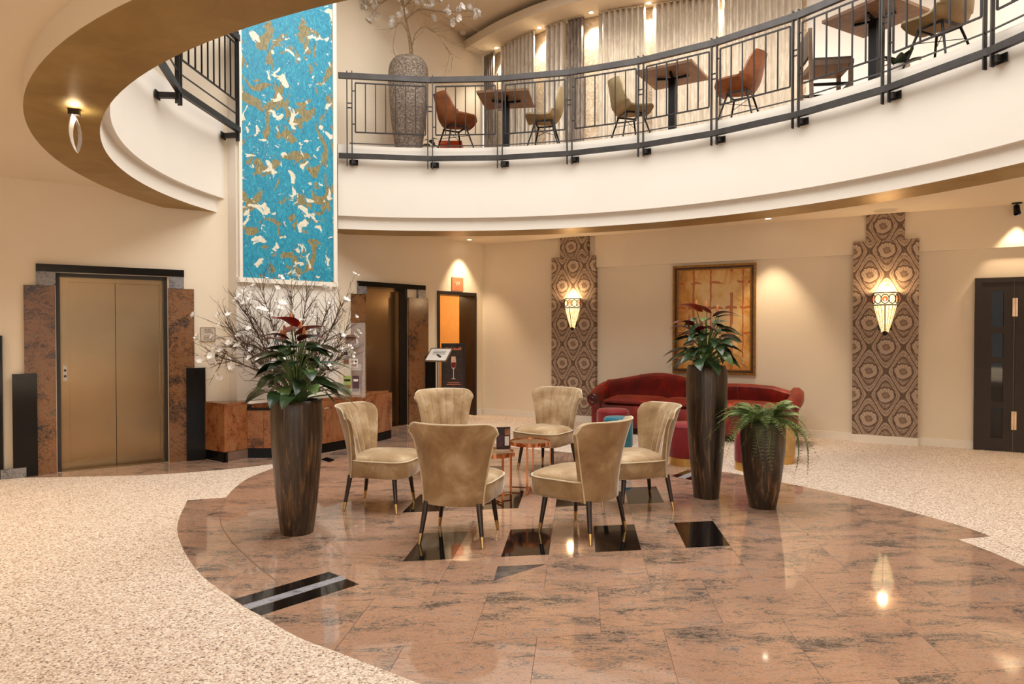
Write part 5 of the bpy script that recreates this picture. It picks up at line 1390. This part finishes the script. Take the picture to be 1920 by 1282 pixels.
# ------------------------------------------------------------------ sofa
sofa_u = (W4.pix(1290, 760)[0])
def sofa():
    c = W4.w(W4.pix(1300, 760, -.6)[0], 0, -.60)
    t = thing('velvet_sofa', 'curved deep red velvet sofa with scrolled arm below the painting', 'sofa', c, W4.rz)
    Ln = 1.32
    # seat base
    mb = MB()
    def sec(x):                     # cross-section of the seat base (y, z); room side is -y
        return [(-.40, .10), (-.44, .16), (-.45, .30), (-.42, .40), (-.34, .43), (.0, .43), (.24, .43), (.30, .10)]
    K = 16
    for i in range(K+1):
        x = -Ln+.12+(2*Ln-.24)*i/K
        mb.v += [Vector((x, y, z)) for y, z in sec(x)]
    s_ = 8
    for i in range(K):
        for k in range(s_): a = i*s_+k; b = i*s_+(k+1) % s_; mb.f.append((a, b, b+s_, a+s_))
    mb.f += [tuple(range(s_-1, -1, -1)), tuple(K*s_+k for k in range(s_))]
    mb.obj('seat_base', 'sofa_velvet', t, True)
    for k in range(3):
        x0 = -Ln+.16+k*(2*Ln-.32)/3; x1 = x0+(2*Ln-.32)/3-.008; cu = MB(); rows = 10
        for i in range(rows+1):
            u = i/rows; x = x0+(x1-x0)*u; e = .03*(1-(2*u-1)**6)
            cu.v += [Vector((x, -.43, .435)), Vector((x, -.45, .45+e*.6)), Vector((x, -.40, .475+e)), Vector((x, -.1, .49+e)), Vector((x, .22, .475+e)), Vector((x, .22, .435))]
        for i in range(rows):
            for q in range(6): a = i*6+q; b = i*6+(q+1) % 6; cu.f.append((a, b, b+6, a+6))
        cu.f += [(5, 4, 3, 2, 1, 0), tuple(rows*6+q for q in range(6))]
        cu.obj('seat_cushion', 'sofa_velvet', t, True)
    # rolled camel back swept along the sofa, turning into the arms
    def back_h(u):                  # u -1 (left) .. 1 (right)
        return .70+.135*math.exp(-((u+.42)/.42)**2)+.02*math.exp(-((u-.55)/.3)**2)-.05*max(0, u-.8)*5
    bkm = MB(); K = 40; n_ = 14
    for i in range(K+1):
        u = -1+2*i/K; x = Ln*u*.97; H_ = back_h(u)
        curve = -.16*abs(u)**4
        secp = [(.20, .40), (.17, .50), (.16, H_-.16), (.12, H_-.09), (.115, H_-.03), (.16, H_+.0), (.23, H_+.005), (.30, H_-.02), (.335, H_-.08), (.32, H_-.14), (.29, H_-.18), (.31, .45), (.31, .12), (.22, .12)]
        bkm.v += [Vector((x, y+curve, z)) for y, z in secp]
    for i in range(K):
        for k in range(n_): a = i*n_+k; b = i*n_+(k+1) % n_; bkm.f.append((a, b, b+n_, a+n_))
    bkm.f += [tuple(range(n_-1, -1, -1)), tuple(K*n_+k for k in range(n_))]
    bk_ = bkm.obj('backrest', 'sofa_velvet', t, True)
    for u in (-.62, -.1, .45):
        H_ = back_h(u); x = Ln*u*.97; cv = -.16*abs(u)**4
        MB().tube([(x, .155+cv, .52), (x, .145+cv, H_-.15), (x, .105+cv, H_-.085), (x, .10+cv, H_-.03), (x, .155+cv, H_+.012)], .004, 5).obj('seam', 'velvet_red', bk_, True)
    # scrolled arms
    for sx in (-1, 1):
        am = MB(); K = 14; n_ = 12
        for i in range(K+1):
            u = i/K; y = .22-.68*u; H_ = .70-.10*u*u-.04*u; ou = sx*(.02+.03*sin(pi*u))
            xb = sx*(Ln-.06)
            secp = [(-.07, .12), (-.07, .44), (-.06, H_-.12), (-.055, H_-.05), (-.01, H_), (.06, H_), (.115, H_-.05), (.12, H_-.12), (.08, H_-.17), (.045, H_-.2), (.05, .4), (.05, .12)]
            am.v += [Vector((xb+sx*a+ou, y, z)) for a, z in secp]
        for i in range(K):
            for k in range(n_):
                a = i*n_+k; b = i*n_+(k+1) % n_; am.f.append((a, b, b+n_, a+n_) if sx > 0 else (a+n_, b+n_, b, a))
        am.f += [tuple(range(n_)), tuple(K*n_+k for k in range(n_))]
        ar = am.obj('arm', 'sofa_velvet', t, True)
        # carved scroll front
        sc_ = MB(); cx, cz = sx*(Ln-.06)+sx*.045, .70-.14-.085
        sc_.tube([(cx+sx*(.085*(1-q/26))*cos(q*.42), -.468, cz+(.085*(1-q/26))*sin(q*.42)) for q in range(24)], .011, 6)
        sc_.tube([(sx*(Ln-.13), -.465, .16), (sx*(Ln-.125), -.468, .36), (sx*(Ln-.10), -.468, .46)], .012, 6)
        sc_.obj('scroll_trim', 'dark_wood', ar, True)
    for sx in (-1, 1):
        for y in (-.38, .24):
            MB().lathe([(.0, 0), (.022, 0), (.03, .05), (.04, .09), (.04, .12)], 12, c=(sx*(Ln-.18), y, 0)).obj('foot', 'dark_wood', t, True)
    return t
sofa()
# poufs
def pouf(label, x, Y, r, h, mat, gold=True):
    p = pyd(x, 800, Y)
    t = thing('pouf', label, 'pouf', (p.x, Y, .0), 0, 'round velvet poufs')
    hb = .085 if gold else .02
    MB().lathe([(0, 0), (r*.97, 0), (r*.97, hb), (0, hb)], 32).obj('base_ring', 'gold_leg' if gold else 'dark_wood', t, True)
    MB().lathe([(r*.96, hb), (r, hb+.012), (r*1.005, hb+(h-hb)*.5), (r, h-.05), (r*.97, h-.022), (r*.88, h-.004), (r*.5, h+.004), (0, h+.006)], 36).obj('cushion', mat, t, True)
    MB().tube([(r*.985*cos(a), r*.985*sin(a), h-.034) for a in [2*pi*i/36 for i in range(36)]], .004, 5, True, True).obj('seam', mat, t, True)
pouf('deep red velvet pouf beside the sofa arm and wallpaper pilaster', 1149, 8.75, .205, .45, 'velvet_red')
pouf('teal velvet pouf in front of the sofa arm', 1159, 8.10, .172, .43, 'velvet_teal')
pouf('red velvet pouf on gold base between cocktail chair and tallest planter', 1288, 7.42, .20, .45, 'velvet_red')
pouf('red velvet pouf on gold base behind the fern planter', 1412, 7.12, .185, .42, 'velvet_red')
pouf('gold velvet pouf behind the fern planter', 1456, 7.55, .195, .44, 'velvet_gold')

# ------------------------------------------------------------------ sign stand and framed poster by the doorway
f1 = W3.w(d_l-.02, 0, -.62)
sy_ = 10.05
foot = pyd(823, 780, sy_)
ss = thing('sign_stand', 'slim floor stand with tilted white notice board beside the doorway', 'sign stand', (foot.x, sy_, 0), radians(8))
MB().box(-.016, -.016, .012, .016, .016, 1.04).obj('post', 'steel_trim', ss)
MB().box(-.15, -.12, 0, .15, .12, .012).obj('foot_plate', 'steel_trim', ss)
Mb = Matrix.Translation((.0, -.02, 1.09)) @ Matrix.Rotation(radians(-32), 4, 'Z') @ Matrix.Rotation(radians(-48), 4, 'X')
bd = MB().box(-.17, -.012, -.13, .17, .0, .13, Mb).obj('board', 'card_white', ss)
rm_ = MB()
for a in ((-.18, -.135, .18, -.125), (-.18, .125, .18, .135), (-.18, -.135, -.17, .135), (.17, -.135, .18, .135)): rm_.box(a[0], -.02, a[1], a[2], .004, a[3], Mb)
rm_.obj('board_frame', 'steel_trim', bd)
pr_ = MB()
for k in range(3): pr_.box(-.11, -.0135, .07-.03*k, .1, -.0122, .078-.03*k, Mb)
for k in range(4): pr_.box(-.03+.022*k, -.0135, -.02-.014*k, -.005+.022*k, -.0122, .015-.014*k, Mb)
pr_.obj('print', 'ink_dark', bd)
fp = thing('poster_stand', 'black framed poster of a wine glass standing in the doorway', 'poster', W3.w(W3.pix(850, 690, .12)[0], 0, .12), radians(14))
MB().box(-.19, -.02, .48, .19, .02, 1.22).obj('board', 'card_dark', fp)
fq = MB()
for a in ((-.2, .46, .2, .49), (-.2, 1.21, .2, 1.24), (-.2, .46, -.175, 1.24), (.175, .46, .2, 1.24)): fq.box(a[0], -.028, a[1], a[2], .024, a[3])
fq.obj('frame', 'black_frame', fp)
for sx in (-1, 1): MB().bar((sx*.11, 0, 0), (sx*.11, 0, .47), .03, .03).obj('leg', 'black_frame', fp)
MB().box(-.14, -.18, 0, .14, .18, .012).obj('foot_plate', 'black_frame', fp)
gl = MB(); prof = [(.035, .64), (.035, .645), (.006, .655), (.005, .80), (.03, .83), (.043, .88), (.042, .95), (.034, 1.02)]
gl.v = [Vector((s_*r, -.0225, z)) for r, z in prof for s_ in (-1, 1)]
gl.f = [(2*i, 2*i+1, 2*i+3, 2*i+2) for i in range(len(prof)-1)]
gl.obj('glass_print', 'pale_letter', fp)
gw = MB(); pr2 = [(.027, .832), (.040, .88), (.040, .92)]
gw.v = [Vector((s_*r, -.0235, z)) for r, z in pr2 for s_ in (-1, 1)]; gw.f = [(0, 1, 3, 2), (2, 3, 5, 4)]
gw.obj('wine_print', 'velvet_red', fp)
hd_ = MB(); random.seed(2); x = -.13
while x < .12:
    w = random.uniform(.015, .035); hd_.box(x, -.0228, 1.125, x+w, -.0212, 1.125+random.uniform(.025, .05)); x += w+.006
hd_.obj('heading_print', 'terracotta', fp)
ft_ = MB()
for k in range(2): ft_.box(-.12+.02*k, -.0228, .545+.03*k, .12-.02*k, -.0212, .555+.03*k)
ft_.obj('caption_print', 'terracotta', fp)
